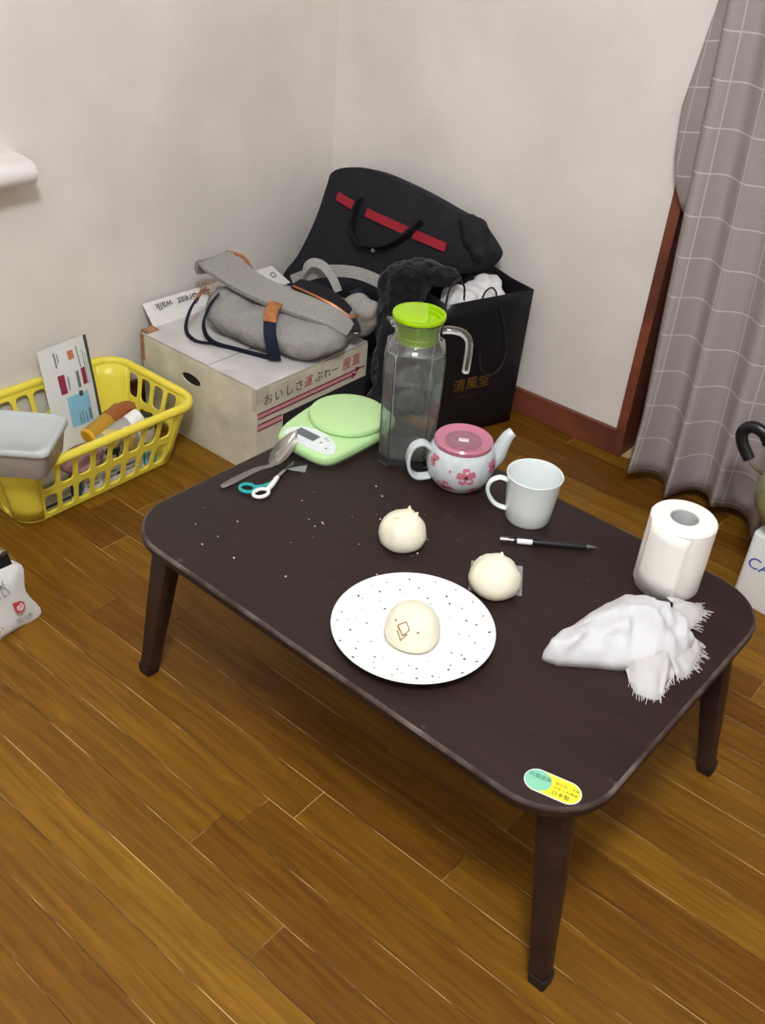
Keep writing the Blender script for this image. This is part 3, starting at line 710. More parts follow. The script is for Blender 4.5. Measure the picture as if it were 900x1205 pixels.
obj('clip', G().box((.012,-.0015,.0048),(.058,.0015,.0060)), M['pen_black'], pn_, smooth=0)

# ------------------------------------------------------------------ paper roll
pr = thing('paper_roll', 'white toilet paper roll standing upright at the table end', 'paper roll', (-.336, 1.107, .31))
obj('roll', G().lathe([(.0195,0),(.0425,0),(.0445,.003),(.0447,.05),(.0442,.107),(.042,.1095),(.0195,.1095),(.0195,0)], 64), M['roll'], pr)
obj('core', G().lathe([(.0193,.0005),(.0193,.1085),(.0180,.1085),(.0180,.0005),(.0193,.0005)], 40), M['core'], pr)
g = G(); rs = []
for k in range(14):
    a = math.radians(-133+k*6); r = .0452+.006*(k/13)**2
    rs.append([(r*math.cos(a), r*math.sin(a), z) for z in (.0005, .03, .06, .09, .108)])
vs = [p for r in rs for p in r]; g.add(vs, [(i*5+j, (i+1)*5+j, (i+1)*5+j+1, i*5+j+1) for i in range(13) for j in range(4)])
o = obj('loose_sheet', g, M['roll'], pr); q = o.modifiers.new('s', 'SOLIDIFY'); q.thickness = .0005

# ------------------------------------------------------------------ crumpled white cloth
clc = Vector((-.31, .98, .31))
cl = thing('white_cloth', 'crumpled white cloth with frayed ends lying against the paper roll', 'cloth', tuple(clc))
SEC = [  # near foot, far foot, crest height
 ((-.377,.851), (-.379,.862), .010), ((-.372,.849), (-.384,.880), .022), ((-.356,.853), (-.381,.902), .029), ((-.338,.868), (-.378,.930), .032),
 ((-.318,.884), (-.374,.962), .036), ((-.298,.898), (-.369,.995), .041), ((-.283,.912), (-.360,1.018), .047), ((-.268,.925), (-.338,1.036), .050),
 ((-.252,.948), (-.315,1.042), .040), ((-.244,.975), (-.292,1.046), .028), ((-.246,1.000), (-.278,1.040), .012)]
g = G(); rs = []; NS = 22
for i in range((len(SEC)-1)*4+1):
    t = i/4; k = min(int(t), len(SEC)-2); f = t-k; f = f*f*(3-2*f)*.5+f*.5
    a = Vector(SEC[k][0]).lerp(Vector(SEC[k+1][0]), f); b = Vector(SEC[k][1]).lerp(Vector(SEC[k+1][1]), f); h = SEC[k][2]*(1-f)+SEC[k+1][2]*f; r = []
    for j in range(NS+1):
        v = j/NS; sft = math.sin(PI*v)**.62; p = a.lerp(b, v)
        z = h*sft*(1+.16*noise.noise(Vector((p.x*42, p.y*42, 3)))*2)
        wr = .0075*noise.noise(Vector((p.x*75+1, p.y*75, z*60)))*sft+.0060*(1-2*abs(noise.noise(Vector((p.x*38+p.y*30, p.y*26, 7)))))*sft
        r.append(Vector((p.x+wr*.7, p.y-wr*.4, .3108+max(0, z+wr))))
    for j in range(NS-1, 0, -1):
        v = j/NS; p = a.lerp(b, v); r.append(Vector((p.x, p.y, .3104)))
    rs.append(r)
g.rings(rs); obj('cloth_body', g, M['cloth'], cl, smooth=180, shift=clc)
# fringe sheets with ragged threads
def ragged(path_in, path_out, name, seed, zin, zout):
    random.seed(seed); n = 40; pin = spline([(*p, z) for p, z in zip(path_in, zin)], 10); pout = spline([(*p, z) for p, z in zip(path_out, zout)], 10)
    g = G(); m = min(len(pin), len(pout)); rows = []
    for i in range(m):
        a, b = pin[i], pout[i]; r = []
        for k in range(6):
            t = k/5; p = a.lerp(b, t); p.z += .010*noise.noise(Vector((i*.16, t*1.3, seed)))*(math.sin(PI*min(1, t*1.05))*.8+.12); p.z = max(p.z, .3108)
            r.append(p)
        rows.append(r)
    vs = [p for r in rows for p in r]; g.add(vs, [(i*6+j, i*6+j+1, (i+1)*6+j+1, (i+1)*6+j) for i in range(m-1) for j in range(5)])
    o = obj(name, g, M['cloth_edge'], cl, smooth=180, shift=clc); q = o.modifiers.new('s', 'SOLIDIFY'); q.thickness = .0012
    g = G()
    for i in range(m-1):
        for q_ in range(2):
            a = rows[i][5].lerp(rows[i+1][5], random.random()); d = (rows[i][5]-rows[i][2]).normalized(); L = random.choice((.002, .003, .004, .005, .011))*random.uniform(.6, 1.3)
            e = a+d*L+Vector((random.uniform(-.003,.003), random.uniform(-.003,.003), random.uniform(0,.002))); e.z = max(e.z, .3108)
            g.bar(a-d*.001, e, .0007, .0007)
    t = obj('fringe', g, M['cloth_edge'], o, smooth=0, shift=clc); t['kind'] = 'stuff'
ragged([(-.305,.925), (-.285,.935), (-.268,.945), (-.262,.962), (-.262,.978)], [(-.278,.893), (-.259,.882), (-.237,.889), (-.240,.918), (-.240,.938)], 'frayed_edge', 2, (.322,.332,.335,.332,.328), (.312,.3115,.3115,.3125,.313))
ragged([(-.265,.955), (-.266,.975), (-.270,.995), (-.275,1.01)], [(-.236,.938), (-.229,.958), (-.233,.992), (-.243,1.022)], 'frayed_edge', 4, (.330,.330,.328,.325), (.3125,.3115,.3115,.312))
ragged([(-.290,1.02), (-.296,1.04), (-.304,1.055), (-.315,1.06)], [(-.262,1.030), (-.264,1.060), (-.266,1.084), (-.284,1.092)], 'frayed_edge', 6, (.334,.330,.325,.322), (.318,.314,.3115,.3115))

# ------------------------------------------------------------------ laundry basket
BC = Vector((-1.5225, .9575, 0)); BH = .150
bk = thing('laundry_basket', 'yellow plastic laundry basket with slotted sides beside the white box', 'basket', tuple(BC))
b0, b1_ = (.1025, .1825, .040), (.1375, .2150, .050)
def perim(hx, hy, r, n=10):      # list of (side, fraction) -> points, sides listed in order +x, +y, -x, -y with corner arcs
    return rrect(2*hx, 2*hy, r, n)
def bpt(side, u, t):             # straight parts only: u in 0..1 along, t height 0..1
    hx = b0[0]+(b1_[0]-b0[0])*t; hy = b0[1]+(b1_[1]-b0[1])*t; r = b0[2]+(b1_[2]-b0[2])*t
    z = .004+t*(BH-.006)
    if side == 0: return Vector((hx, -(hy-r)+2*(hy-r)*u, z))
    if side == 1: return Vector((hx-r-2*(hx-r)*u, hy, z))
    if side == 2: return Vector((-hx, hy-r-2*(hy-r)*u, z))
    return Vector((-(hx-r)+2*(hx-r)*u, -hy, z))
def slots(side, ncol, rows):
    g = G(); n = 24
    for (t0, t1, s0, s1) in rows:
        for c in range(ncol):
            ua, ub = c/ncol, (c+1)/ncol; m = .12/ncol; inn = []; out = []
            for k in range(n):
                a = 2*PI*k/n; ca, sa = math.cos(a), math.sin(a)
                q = max(abs(ca), abs(sa)); ox, oy = ca/q, sa/q                   # square
                e = 0.5; ix = math.copysign(abs(ca)**e, ca); iy = math.copysign(abs(sa)**e, sa)
                uc, hw = (ua+ub)/2, (ub-ua)/2
                out.append((uc+hw*ox, (t0+t1)/2+(t1-t0)/2*oy)); inn.append((uc+(hw-m)*ix, (s0+s1)/2+(s1-s0)/2*iy))
            vs = [bpt(side, u, t) for u, t in out]+[bpt(side, u, t) for u, t in inn]
            g.add(vs, [(k, (k+1) % n, n+(k+1) % n, n+k) for k in range(n)])
    return g
ROWS = [(0.02, .47, .08, .42), (.47, .95, .53, .88)]
for side, nc in ((0, 8), (2, 8), (1, 4), (3, 4)):
    o = obj('slotted_side', slots(side, nc, ROWS), M['yellow'], bk, smooth=0, recalc=False)
    q = o.modifiers.new('s', 'SOLIDIFY'); q.thickness = .0035; q.offset = 0
for sx, sy, a0 in ((1,1,0),(-1,1,90),(-1,-1,180),(1,-1,270)):
    g = G(); vs = []; K = 8; T = 4
    for j in range(T+1):
        t = .02+.93*j/T; hx = b0[0]+(b1_[0]-b0[0])*t; hy = b0[1]+(b1_[1]-b0[1])*t; r = b0[2]+(b1_[2]-b0[2])*t; z = .004+t*(BH-.006)
        for k in range(K+1):
            a = math.radians(a0+90*k/K); vs.append((sx*(hx-r)+r*math.cos(a), sy*(hy-r)+r*math.sin(a), z))
    g.add(vs, [(j*(K+1)+k, j*(K+1)+k+1, (j+1)*(K+1)+k+1, (j+1)*(K+1)+k) for j in range(T) for k in range(K)])
    o = obj('corner_wall', g, M['yellow'], bk, recalc=False); q = o.modifiers.new('s', 'SOLIDIFY'); q.thickness = .0035; q.offset = 0
g = G(); g.rings([[(x, y, z) for x, y in rrect(2*hx, 2*hy, r, 8)] for z, hx, hy, r in ((.0, b0[0]-.004, b0[1]-.004, .036), (.004, b0[0]+.001, b0[1]+.001, .040), (.0075, b0[0]-.001, b0[1]-.001, .039))])
obj('bottom', g, M['yellow'], bk)
rim = [Vector((x, y, BH-.006+.004*math.sin(y*22))) for x, y in rrect(2*b1_[0]+.006, 2*b1_[1]+.006, b1_[2]+.003, 10)]
obj('rim', G().tube(rim, .0095, 12, closed=True, sx=.9, sy=1.0), M['yellow'], bk)

# things in the basket
def cyl(axis_a, axis_b, prof, name, m, parent, shift, n=28):
    a, b = Vector(axis_a), Vector(axis_b); d = (b-a); L = d.length; q = Vector((0,0,1)).rotation_difference(d.normalized()).to_matrix().to_4x4()
    return obj(name, G().lathe([(r, z*L) for r, z in prof], n, tuple(a), M4=q), m, parent, shift=shift)
a, b = (-1.476, .966, .100), (-1.488, 1.058, .122)
am = thing('amber_jar', 'clear jar with gold end and copper cap lying in the basket', 'jar', a)
cyl(a, b, [(0,.02),(.0185,.02),(.0185,.62),(0,.62)], 'jar_body', M['amber'], am, a)
cyl(a, b, [(0,-.03),(.017,-.03),(.0195,0),(.0195,.04),(.0185,.05),(0,.05)], 'gold_end', M['amber_cap'], am, a)
cyl(a, b, [(0,.62),(.0195,.62),(.0198,.70),(.0185,.72),(.0190,.97),(.0175,1.0),(0,1.0)], 'copper_cap', M['rust'], am, a)
a, b = (-1.455, .972, .086), (-1.450, 1.074, .118)
wb = thing('white_capped_bottle', 'grey plastic bottle with white cap lying beside the amber jar', 'bottle', a)
cyl(a, b, [(0,0),(.018,0),(.0195,.04),(.0195,.66),(.016,.74),(0,.74)], 'bottle_body', M['frost'], wb, a)
cyl(a, b, [(0,.72),(.0180,.72),(.0186,.74),(.0180,.99),(.0165,1.0),(0,1.0)], 'bottle_cap', M['white_plastic'], wb, a)
def tagbox(name, label, cat, a, b, m, extra=None):
    c = ((a[0]+b[0])/2, (a[1]+b[1])/2, a[2]); o = thing(name, label, cat, c)
    bevel(obj('packet', G().box(a, b), m, o, smooth=0, shift=c), .002)
    if extra: extra(o, c, a, b)
    return o
def print_lines(o, c, a, b):
    g = G(); random.seed(int(a[1]*1000))
    for k in range(4):
        z = a[2]+.012+k*.011; y0 = a[1]+.005; g.box((b[0]-.0002, y0, z), (b[0]+.0005, y0+(b[1]-a[1]-.012)*random.uniform(.5, 1), z+.0035))
    obj('print', g, M['grey_print'], o, smooth=0, shift=c)
def mark(o, c, a, b):
    print_lines(o, c, a, b); g = G().box((b[0]-.0002, b[1]-.012, b[2]-.014), (b[0]+.0006, b[1]-.006, b[2]-.003)); obj('black_mark', g, M['ink'], o, smooth=0, shift=c); obj('black_mark', G().box((b[0]-.0002, b[1]-.014, a[2]+.012), (b[0]+.0006, b[1]-.004, a[2]+.018)), M['ink'], o, smooth=0, shift=c)
tagbox('small_carton', 'white printed carton with faint grey lines behind the basket slots, nearest the blue packet', 'carton', (-1.475, .917, .0085), (-1.431, .960, .068), M['carton_small'], print_lines)
tagbox('small_carton', 'white carton with two black marks seen through the basket slots', 'carton', (-1.475, .964, .0085), (-1.431, 1.008, .072), M['carton_small'], mark)
tagbox('small_carton', 'white printed carton behind the slots, farthest from the blue packet', 'carton', (-1.475, 1.012, .0085), (-1.431, 1.062, .066), M['carton_small'], print_lines)
tagbox('pale_packet', 'pale blue and white packet in the basket corner by the white box', 'packet', (-1.475, 1.068, .0085), (-1.433, 1.098, .064), M['sky_print'], print_lines)
tagbox('blue_packet', 'dark blue packet standing behind the basket slots beside the cartons', 'packet', (-1.475, .892, .0085), (-1.432, .911, .066), M['blue_pack'])
tagbox('grey_packet', 'flat beige packet with dark strip behind the near basket slots', 'packet', (-1.475, .800, .0085), (-1.432, .886, .070), M['grey_pack'], lambda o, c, a, b: obj('dark_strip', G().box((b[0]-.0002, a[1]+.002, a[2]+.006), (b[0]+.0006, b[1]-.002, a[2]+.012)), M['ink'], o, smooth=0, shift=c))
c = (-1.452, .918, .071)
o = thing('mauve_pouch', 'dusty pink pouch lying on the cartons inside the basket', 'pouch', c)
obj('pouch_body', pillow([(-1.445+.040*math.cos(2*PI*k/24), .925+.042*math.sin(2*PI*k/24), .086+.012*math.sin(2*PI*k/24)) for k in range(24)], (0,0,1), .012, .010), M['mauve_pack'], o, shift=c)
def bottle(name, label, x, y, z, r, h, m, mcap, cap_r, cap_h, down=False):
    o = thing(name, label, 'bottle', (x, y, z)); s = -1 if down else 1; z0 = h+cap_h if down else 0
    obj('bottle_body', G().lathe([(0, z0), (r*.93, z0), (r, z0+s*.003), (r, z0+s*h*.8), (cap_r, z0+s*h), (0, z0+s*h)], 28), m, o)
    obj('bottle_cap', G().lathe([(0, z0+s*h), (cap_r*1.05, z0+s*h), (cap_r*1.05, z0+s*(h+cap_h)), (0, z0+s*(h+cap_h))], 28), mcap, o)
bottle('green_capped_bottle', 'pale yellow bottle with dark green cap standing upside down in the basket', -1.440, .993, .0735, .0165, .028, M['pale_yellow'], M['dark_green'], .0155, .014, True)
bottle('gold_capped_bottle', 'small yellow bottle behind the upper slots, next to the green-capped one', -1.438, 1.035, .067, .015, .038, M['pale_yellow'], M['white_plastic'], .012, .012)
bottle('white_jar', 'round white jar behind the upper slots near the basket corner', -1.440, 1.078, .066, .017, .03, M['white_plastic'], M['grey_print'], .0165, .012)
bottle('brown_bottle', 'dark brown bottle standing against the far side of the basket', -1.535, 1.105, .0085, .024, .070, M['rust'], M['rust'], .018, .018)
bottle('grey_bottle', 'grey bottle with black lid at the far basket side, beside the brown one', -1.480, 1.108, .0085, .020, .066, M['frost'], M['pen_black'], .017, .018)
# standing film pouch
P0, P1, P2, P3 = Vector((-1.588, .968, .0095)), Vector((-1.588, 1.084, .0095)), Vector((-1.640, 1.0935, .226)), Vector((-1.640, .977, .222))
pc = (P0+P1)/2; fp = thing('film_pouch', 'white printed plastic pouch with blue square standing at back of basket', 'pouch', tuple(pc))
pxv = (P1-P0).normalized(); pzv = ((P3-P0)+(P2-P1)).normalized(); pnv = pxv.cross(pzv).normalized()
if pnv.x < 0: pnv = -pnv
def PP(u, v, lift=0.0): return (P0*(1-u)+P1*u)*(1-v)+(P3*(1-u)+P2*u)*v+pnv*lift
def bul(u, v): return .006*math.sin(PI*u)*(math.sin(PI*min(v, .93)/.93))**.5+.0015*noise.noise(Vector((u*4, v*5, 2)))
g = G(); nu, nv = 16, 20
vs = [PP(i/nu, j/nv, bul(i/nu, j/nv)) for j in range(nv+1) for i in range(nu+1)]+[PP(i/nu, j/nv, -bul(i/nu, j/nv)*.6-.001) for j in range(nv+1) for i in range(nu+1)]
o_ = (nu+1)*(nv+1); fs = []
for j in range(nv):
    for i in range(nu):
        a = j*(nu+1)+i; fs += [(a, a+1, a+nu+2, a+nu+1), (o_+a, o_+a+nu+1, o_+a+nu+2, o_+a+1)]
for i in range(nu): fs += [(i, o_+i, o_+i+1, i+1), (nv*(nu+1)+i, nv*(nu+1)+i+1, o_+nv*(nu+1)+i+1, o_+nv*(nu+1)+i)]
for j in range(nv): a = j*(nu+1); b = a+nu; fs += [(a, a+nu+1, o_+a+nu+1, o_+a), (b, o_+b, o_+b+nu+1, b+nu+1)]
obj('pouch_body', g.add(vs, fs), M['pouch'], fp, shift=pc)
def patch(name, u0, u1, v0, v1, m, lift=.0009, par=None):
    g = G(); n = 6; vs = [PP(u0+(u1-u0)*i/n, v0+(v1-v0)*j/n, bul(u0+(u1-u0)*i/n, v0+(v1-v0)*j/n)+lift) for j in range(n+1) for i in range(n+1)]
    return obj(name, g.add(vs, [(j*(n+1)+i, j*(n+1)+i+1, (j+1)*(n+1)+i+1, (j+1)*(n+1)+i) for j in range(n) for i in range(n)]), m, par or fp, shift=pc, recalc=False)
patch('edge_strip', .94, 1.0, .12, 1.0, M['graphite']); patch('blue_panel', .34, .80, .20, .50, M['sky_print'])
patch('red_label', .26, .39, .54, .72, M['maroon_print']); patch('red_label', .74, .83, .56, .72, M['maroon_print'])
patch('orange_mark', .55, .67, .83, .91, M['orange_print']); patch('dark_print', .60, .68, .47, .52, M['graphite'], .0014)
for u0, u1, v0, v1 in ((.27,.30,.80,.94), (.33,.35,.84,.92), (.43,.455,.56,.69), (.62,.68,.55,.71), (.74,.76,.73,.93), (.84,.855,.55,.88), (.89,.90,.55,.85), (.52,.54,.20,.32), (.58,.60,.20,.33), (.65,.67,.2,.31), (.73,.78,.22,.33)):
    patch('print', u0, u1, v0, v1, M['grey_print'], .0013)
# grey tub across the near corner of the rim
TA = math.atan2(.62, .785); tcx = Vector((-1.4335, .763, .1545))
tub = thing('storage_tub', 'grey plastic tub with pale lid sitting across the basket rim', 'tub', tuple(tcx), TA)
g = G(); g.rings([[(x, y, z) for x, y in rrect(w, d, .016, 6)] for z, w, d in ((0, .178, .110), (.003, .182, .114), (.052, .194, .126))]); obj('tub_body', g, M['tub'], tub, smooth=50)
g = G(); g.rings([[(x, y, z) for x, y in rrect(w, d, .020, 6)] for z, w, d in ((.050, .200, .132), (.053, .206, .138), (.060, .206, .138), (.063, .202, .134), (.063, .186, .118), (.0605, .182, .114))]); lo_ = obj('tub_lid', g, M['tub_lid'], tub, smooth=50)

# ------------------------------------------------------------------ cardboard box
bx0, bx1, by0, by1, bz = -1.610, -1.255, 1.213, 1.553, .200
bc = Vector((-1.43, 1.383, 0))
bx = thing('cardboard_box', 'white cardboard box with red stripes and writing under the grey backpack', 'box', tuple(bc))
t_ = .004
g = G(); g.box((bx1-t_, by0, 0), (bx1, by1, bz)); g.box((bx0, by0, 0), (bx0+t_, by1, bz)); g.box((bx0+t_, by1-t_, 0), (bx1-t_, by1, bz)); g.box((bx0+t_, by0+t_, 0), (bx1-t_, by1-t_, t_))
obj('box_walls', g, M['carton'], bx, smooth=0, shift=bc)
g = G(); hx, hz = -1.452, .152   # near wall with an oval hand hole
n = 32; L0, L1 = bx0+t_, bx1-t_; vs = []
for k in range(n):
    a = 2*PI*k/n; ca, sa = math.cos(a), math.sin(a); q = max(abs(ca)/((L1-hx) if ca > 0 else (hx-L0)), abs(sa)/((bz-hz) if sa > 0 else hz)); vs.append((hx+ca/q, by0, hz+sa/q))
# keep the four corners exact
for cx_, cz_ in ((L0, 0), (L1, 0), (L1, bz), (L0, bz)):
    i = min(range(n), key=lambda k: (vs[k][0]-cx_)**2+(vs[k][2]-cz_)**2); vs[i] = (cx_, by0, cz_)
vs += [(hx+.030*math.cos(2*PI*k/n), by0, hz+.0125*math.sin(2*PI*k/n)) for k in range(n)]
g.add(vs, [(k, (k+1) % n, n+(k+1) % n, n+k) for k in range(n)])
o = obj('near_wall', g, M['carton'], bx, smooth=0, shift=bc, recalc=False); q = o.modifiers.new('s', 'SOLIDIFY'); q.thickness = t_; q.offset = -1
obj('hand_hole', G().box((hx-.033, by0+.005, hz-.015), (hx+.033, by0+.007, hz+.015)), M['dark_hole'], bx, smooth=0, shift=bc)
# top flaps: two leaves meeting at a seam, one a little proud
g = G(); nx = 10
def leaf(x0, x1, y0, y1, seed):
    g = G(); vs = []; N = 8
    for lay in (0, 1):
        for j in range(N+1):
            for i in range(N+1):
                x = x0+(x1-x0)*i/N; y = y0+(y1-y0)*j/N; vs.append((x, y, bz+.0004+.003*lay+.0015*(1+noise.noise(Vector((x*14+seed, y*14, 0))))))
    m = (N+1)**2; fs = []
    for j in range(N):
        for i in range(N):
            a = j*(N+1)+i; fs += [(a, a+N+1, a+N+2, a+1), (m+a, m+a+1, m+a+N+2, m+a+N+1)]
    for i in range(N): a = i; b = N*(N+1)+i; fs += [(a, a+1, m+a+1, m+a), (b, m+b, m+b+1, b+1)]
    for j in range(N): a = j*(N+1); b = a+N; fs += [(a, m+a, m+a+N+1, a+N+1), (b, b+N+1, m+b+N+1, m+b)]
    return g.add(vs, fs)
obj('top_flap', leaf(bx0+.001, -1.400, by0+.001, by1-.001, 0), M['carton_top'], bx, shift=bc)
obj('top_flap', leaf(-1.397, bx1-.001, by0+.001, by1-.001, 5), M['carton_top'], bx, shift=bc)
# raised back flap with handwriting, leaning on the wall
g = G(); f0, f1 = by0+.035, 1.668
vsf = [(bx0+.004, f0, bz), (bx0+.004, f1, bz), (-1.660, f1-.012, bz+.030), (-1.660, f0+.012, bz+.040)]
fn = Vector((.70, 0, .72)).normalized()
vsf += [tuple(Vector(p)-fn*.0025) for p in vsf]
g.add(vsf, [(0,1,2,3),(7,6,5,4),(0,4,5,1),(1,5,6,2),(2,6,7,3),(3,7,4,0)])
o = obj('back_flap', g, M['paper'], bx, smooth=0, shift=bc); o['label'] = 'raised white flap with upside-down handwriting'
fu = (Vector((bx0+.004, 0, bz))-Vector((-1.660, 0, bz+.038))).normalized()
text('handwriting', 'In  da  Great  walk', .026, M['ink'], o, (-1.646, 1.478, bz+.030), (0,-1,.04), tuple(fu), shear=.35, shift=bc)
text('handwriting', 'O', .022, M['ink'], o, (-1.640, 1.645, bz+.024), (0,-1,0), tuple(fu), shift=bc)
obj('torn_corner', G().box((bx0-.004, by0+.002, bz), (bx0+.018, by0+.034, bz+.009)).box((bx0-.005, by0-.0004, bz-.06), (bx0+.008, by0+.001, bz)), M['kraft'], bx, smooth=0, shift=bc)
obj('tape', G().box((bx1-.012, by0-.0006, bz-.046), (bx1+.0006, by0+.0005, bz+.0008)).box((bx1-.0005, by0-.0006, bz-.030), (bx1+.0007, by0+.036, bz+.0006)), M['tape'], bx, smooth=0, shift=bc)
X1 = bx1+.0004
def stripe(y0, y1, z0, z1, h, m, name, dx=0): return obj(name, G().add([(X1+dx, y0, z0), (X1+dx, y1, z1), (X1+dx, y1, z1+h), (X1+dx, y0, z0+h)], [(0,1,2,3)]), m, bx, smooth=0, shift=bc, recalc=False)
stripe(by0+.003, by1-.030, .138, .138, .010, M['pink_print'], 'pink_band'); stripe(by0+.003, 1.286, .109, .109, .011, M['pink_print'], 'pink_band')
for z, ye in ((.146, 1.545), (.1345, 1.503), (.1205, 1.286), (.1075, 1.286)): stripe(by0+.003, ye, z, z, .0035, M['maroon_print'], 'red_stripe', .0003)
for ye, z in ((1.503, .1345),): obj('arrow_tip', G().add([(X1+.0004, ye, z-.006), (X1+.0004, ye+.018, z+.002), (X1+.0004, ye, z+.009)], [(0,1,2)]), M['maroon_print'], bx, smooth=0, shift=bc, recalc=False)
obj('arrow_tip', G().add([(X1+.0004, 1.515, .141), (X1+.0004, 1.535, .148), (X1+.0004, 1.515, .155)], [(0,1,2)]), M['maroon_print'], bx, smooth=0, shift=bc, recalc=False)
stripe(1.288, by1, .004, .004, .118, M['dark_print'], 'dark_panel', .0006)
def bt(s, y, z, size, m): text('lettering', s, size, m, bx, (X1+.0004, y, z), (0,1,0), (0,0,1), shift=bc)
for ch, y, m in (('お', 1.232, M['ink']), ('い', 1.262, M['ink']), ('し', 1.293, M['ink']), ('さ', 1.322, M['ink']), ('運', 1.350, M['ink_red']), ('ぶ', 1.382, M['ink'])): bt(ch, y, .163, .027, m)
bt('れー', 1.410, .163, .024, M['ink']); bt('産直', 1.470, .163, .030, M['ink_red'])

# ------------------------------------------------------------------ grey backpack on the box
gz = bz+.0065
gc = Vector((-1.40, 1.41, gz))
gp = thing('backpack', 'grey canvas backpack with navy straps and tan leather tabs on the white box', 'backpack', tuple(gc))
blob('pack_body', [((-1.395,1.395,.246),(.135,.084,.046),.15), ((-1.310,1.430,.242),(.080,.092,.042),.3), ((-1.48,1.380,.250),(.075,.072,.050),.1), ((-1.40,1.46,.250),(.13,.072,.052),.2), ((-1.30,1.50,.256),(.055,.045,.048),.2)], M['canvas'], gp, gc, .0075, 8, ((.004, 16), (.0025, 34)), gz, 3)
def rib(name, pts, w, t, side, m, n=7, parent=gp):
    sp = spline(pts, n); ww = w
    if isinstance(w, (list, tuple)):
        k = len(w)-1; ww = [w[min(int(i/(len(sp)-1)*k), k-1)]*(1-(i/(len(sp)-1)*k-min(int(i/(len(sp)-1)*k), k-1)))+w[min(int(i/(len(sp)-1)*k), k-1)+1]*(i/(len(sp)-1)*k-min(int(i/(len(sp)-1)*k), k-1)) for i in range(len(sp))]
    o = obj(name, G().ribbon(sp, ww, t, side), m, parent, smooth=60, shift=gc); return bevel(o, min(t*.35, .002), 2)
# broad padded flap running across the top
rib('top_flap', [(-1.600,1.392,.298), (-1.580,1.395,.332), (-1.54,1.392,.330), (-1.46,1.385,.320), (-1.38,1.392,.312), (-1.31,1.420,.300), (-1.262,1.446,.286), (-1.238,1.468,.262)], (.055,.080,.080,.072,.066,.060,.048,.030), .012, (.25,.9,.15), M['canvas'])
obj('leather_corner', G().tube(spline([(-1.585,1.440,.338), (-1.545,1.452,.335), (-1.505,1.440,.322)], 5), .004, 8), M['leather'], gp, shift=gc)
rib('navy_strap', [(-1.545,1.335,.288), (-1.535,1.290,.262), (-1.520,1.262,.228), (-1.490,1.262,gz+.006), (-1.455,1.285,gz+.005)], .020, .003, (.8,-.3,.5), M['navy'])
rib('navy_strap', [(-1.490,1.330,.300), (-1.500,1.312,.275), (-1.490,1.285,.240), (-1.460,1.282,gz+.008), (-1.40,1.302,gz+.004), (-1.345,1.318,gz+.005), (-1.318,1.327,gz+.007)], .018, .003, (.7,-.2,.7), M['navy'])
rib('navy_strap', [(-1.338,1.332,.292), (-1.318,1.312,.272), (-1.308,1.312,.240), (-1.312,1.322,gz+.006)], .026, .003, (.75,.6,0), M['navy'])
rib('leather_tab', [(-1.354,1.366,.315), (-1.345,1.343,.306), (-1.334,1.326,.290)], .028, .004, (.75,.6,0), M['leather'])
rib('leather_tab', [(-1.530,1.330,.300), (-1.540,1.320,.285), (-1.540,1.305,.268)], .018, .004, (.8,-.2,.4), M['leather'])
g = G().tube([(-1.535,1.322,.312), (-1.512,1.330,.316), (-1.508,1.322,.294), (-1.531,1.314,.290)], .0018, 6, closed=True); obj('buckle', g, M['brass'], gp, shift=gc)
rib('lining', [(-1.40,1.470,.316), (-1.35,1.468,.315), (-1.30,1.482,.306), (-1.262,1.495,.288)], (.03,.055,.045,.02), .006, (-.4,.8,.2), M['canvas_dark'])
obj('zipper', G().tube(spline([(-1.385,1.448,.319), (-1.33,1.448,.318), (-1.285,1.464,.306), (-1.245,1.487,.283), (-1.262,1.512,.294), (-1.285,1.525,.304)], 5), .0028, 6, sx=1.3, sy=.7), M['copper'], gp, shift=gc)
obj('ring', G().tube(ringpts((-1.232, 1.482, .258), .008, .011, .6), .0016, 8, closed=True), M['steel'], gp, shift=gc)
rib('ring_tab', [(-1.245,1.480,.282), (-1.232,1.480,.270), (-1.226,1.480,.255)], .018, .004, (.4,.9,0), M['pen_black'])
blob('side_pocket', [((-1.268,1.532,.268),(.042,.036,.046),.4), ((-1.245,1.528,.292),(.025,.030,.020),.4)], M['canvas'], gp, gc, .006, 6, ((.004, 26),), gz, 11)
rib('navy_patch', [(-1.30,1.545,.312), (-1.262,1.545,.300), (-1.240,1.545,.280)], .030, .004, (-.5,.8,.2), M['navy'])
rib('carry_loop', [(-1.40,1.500,.300), (-1.405,1.500,.330), (-1.395,1.510,.352), (-1.370,1.520,.352), (-1.345,1.525,.332), (-1.325,1.525,.305)], .020, .003, (-.35,.5,.75), M['canvas'])
rib('shoulder_strap', [(-1.44,1.500,.300), (-1.40,1.545,.322), (-1.34,1.585,.330), (-1.28,1.605,.322), (-1.235,1.610,.305), (-1.240,1.590,.282), (-1.262,1.560,.270)], .026, .004, (.2,.35,.9), M['canvas'])
rib('strap_slide', [(-1.262,1.609,.318), (-1.240,1.612,.308)], .030, .007, (.2,.35,.9), M['pen_black'], n=2)

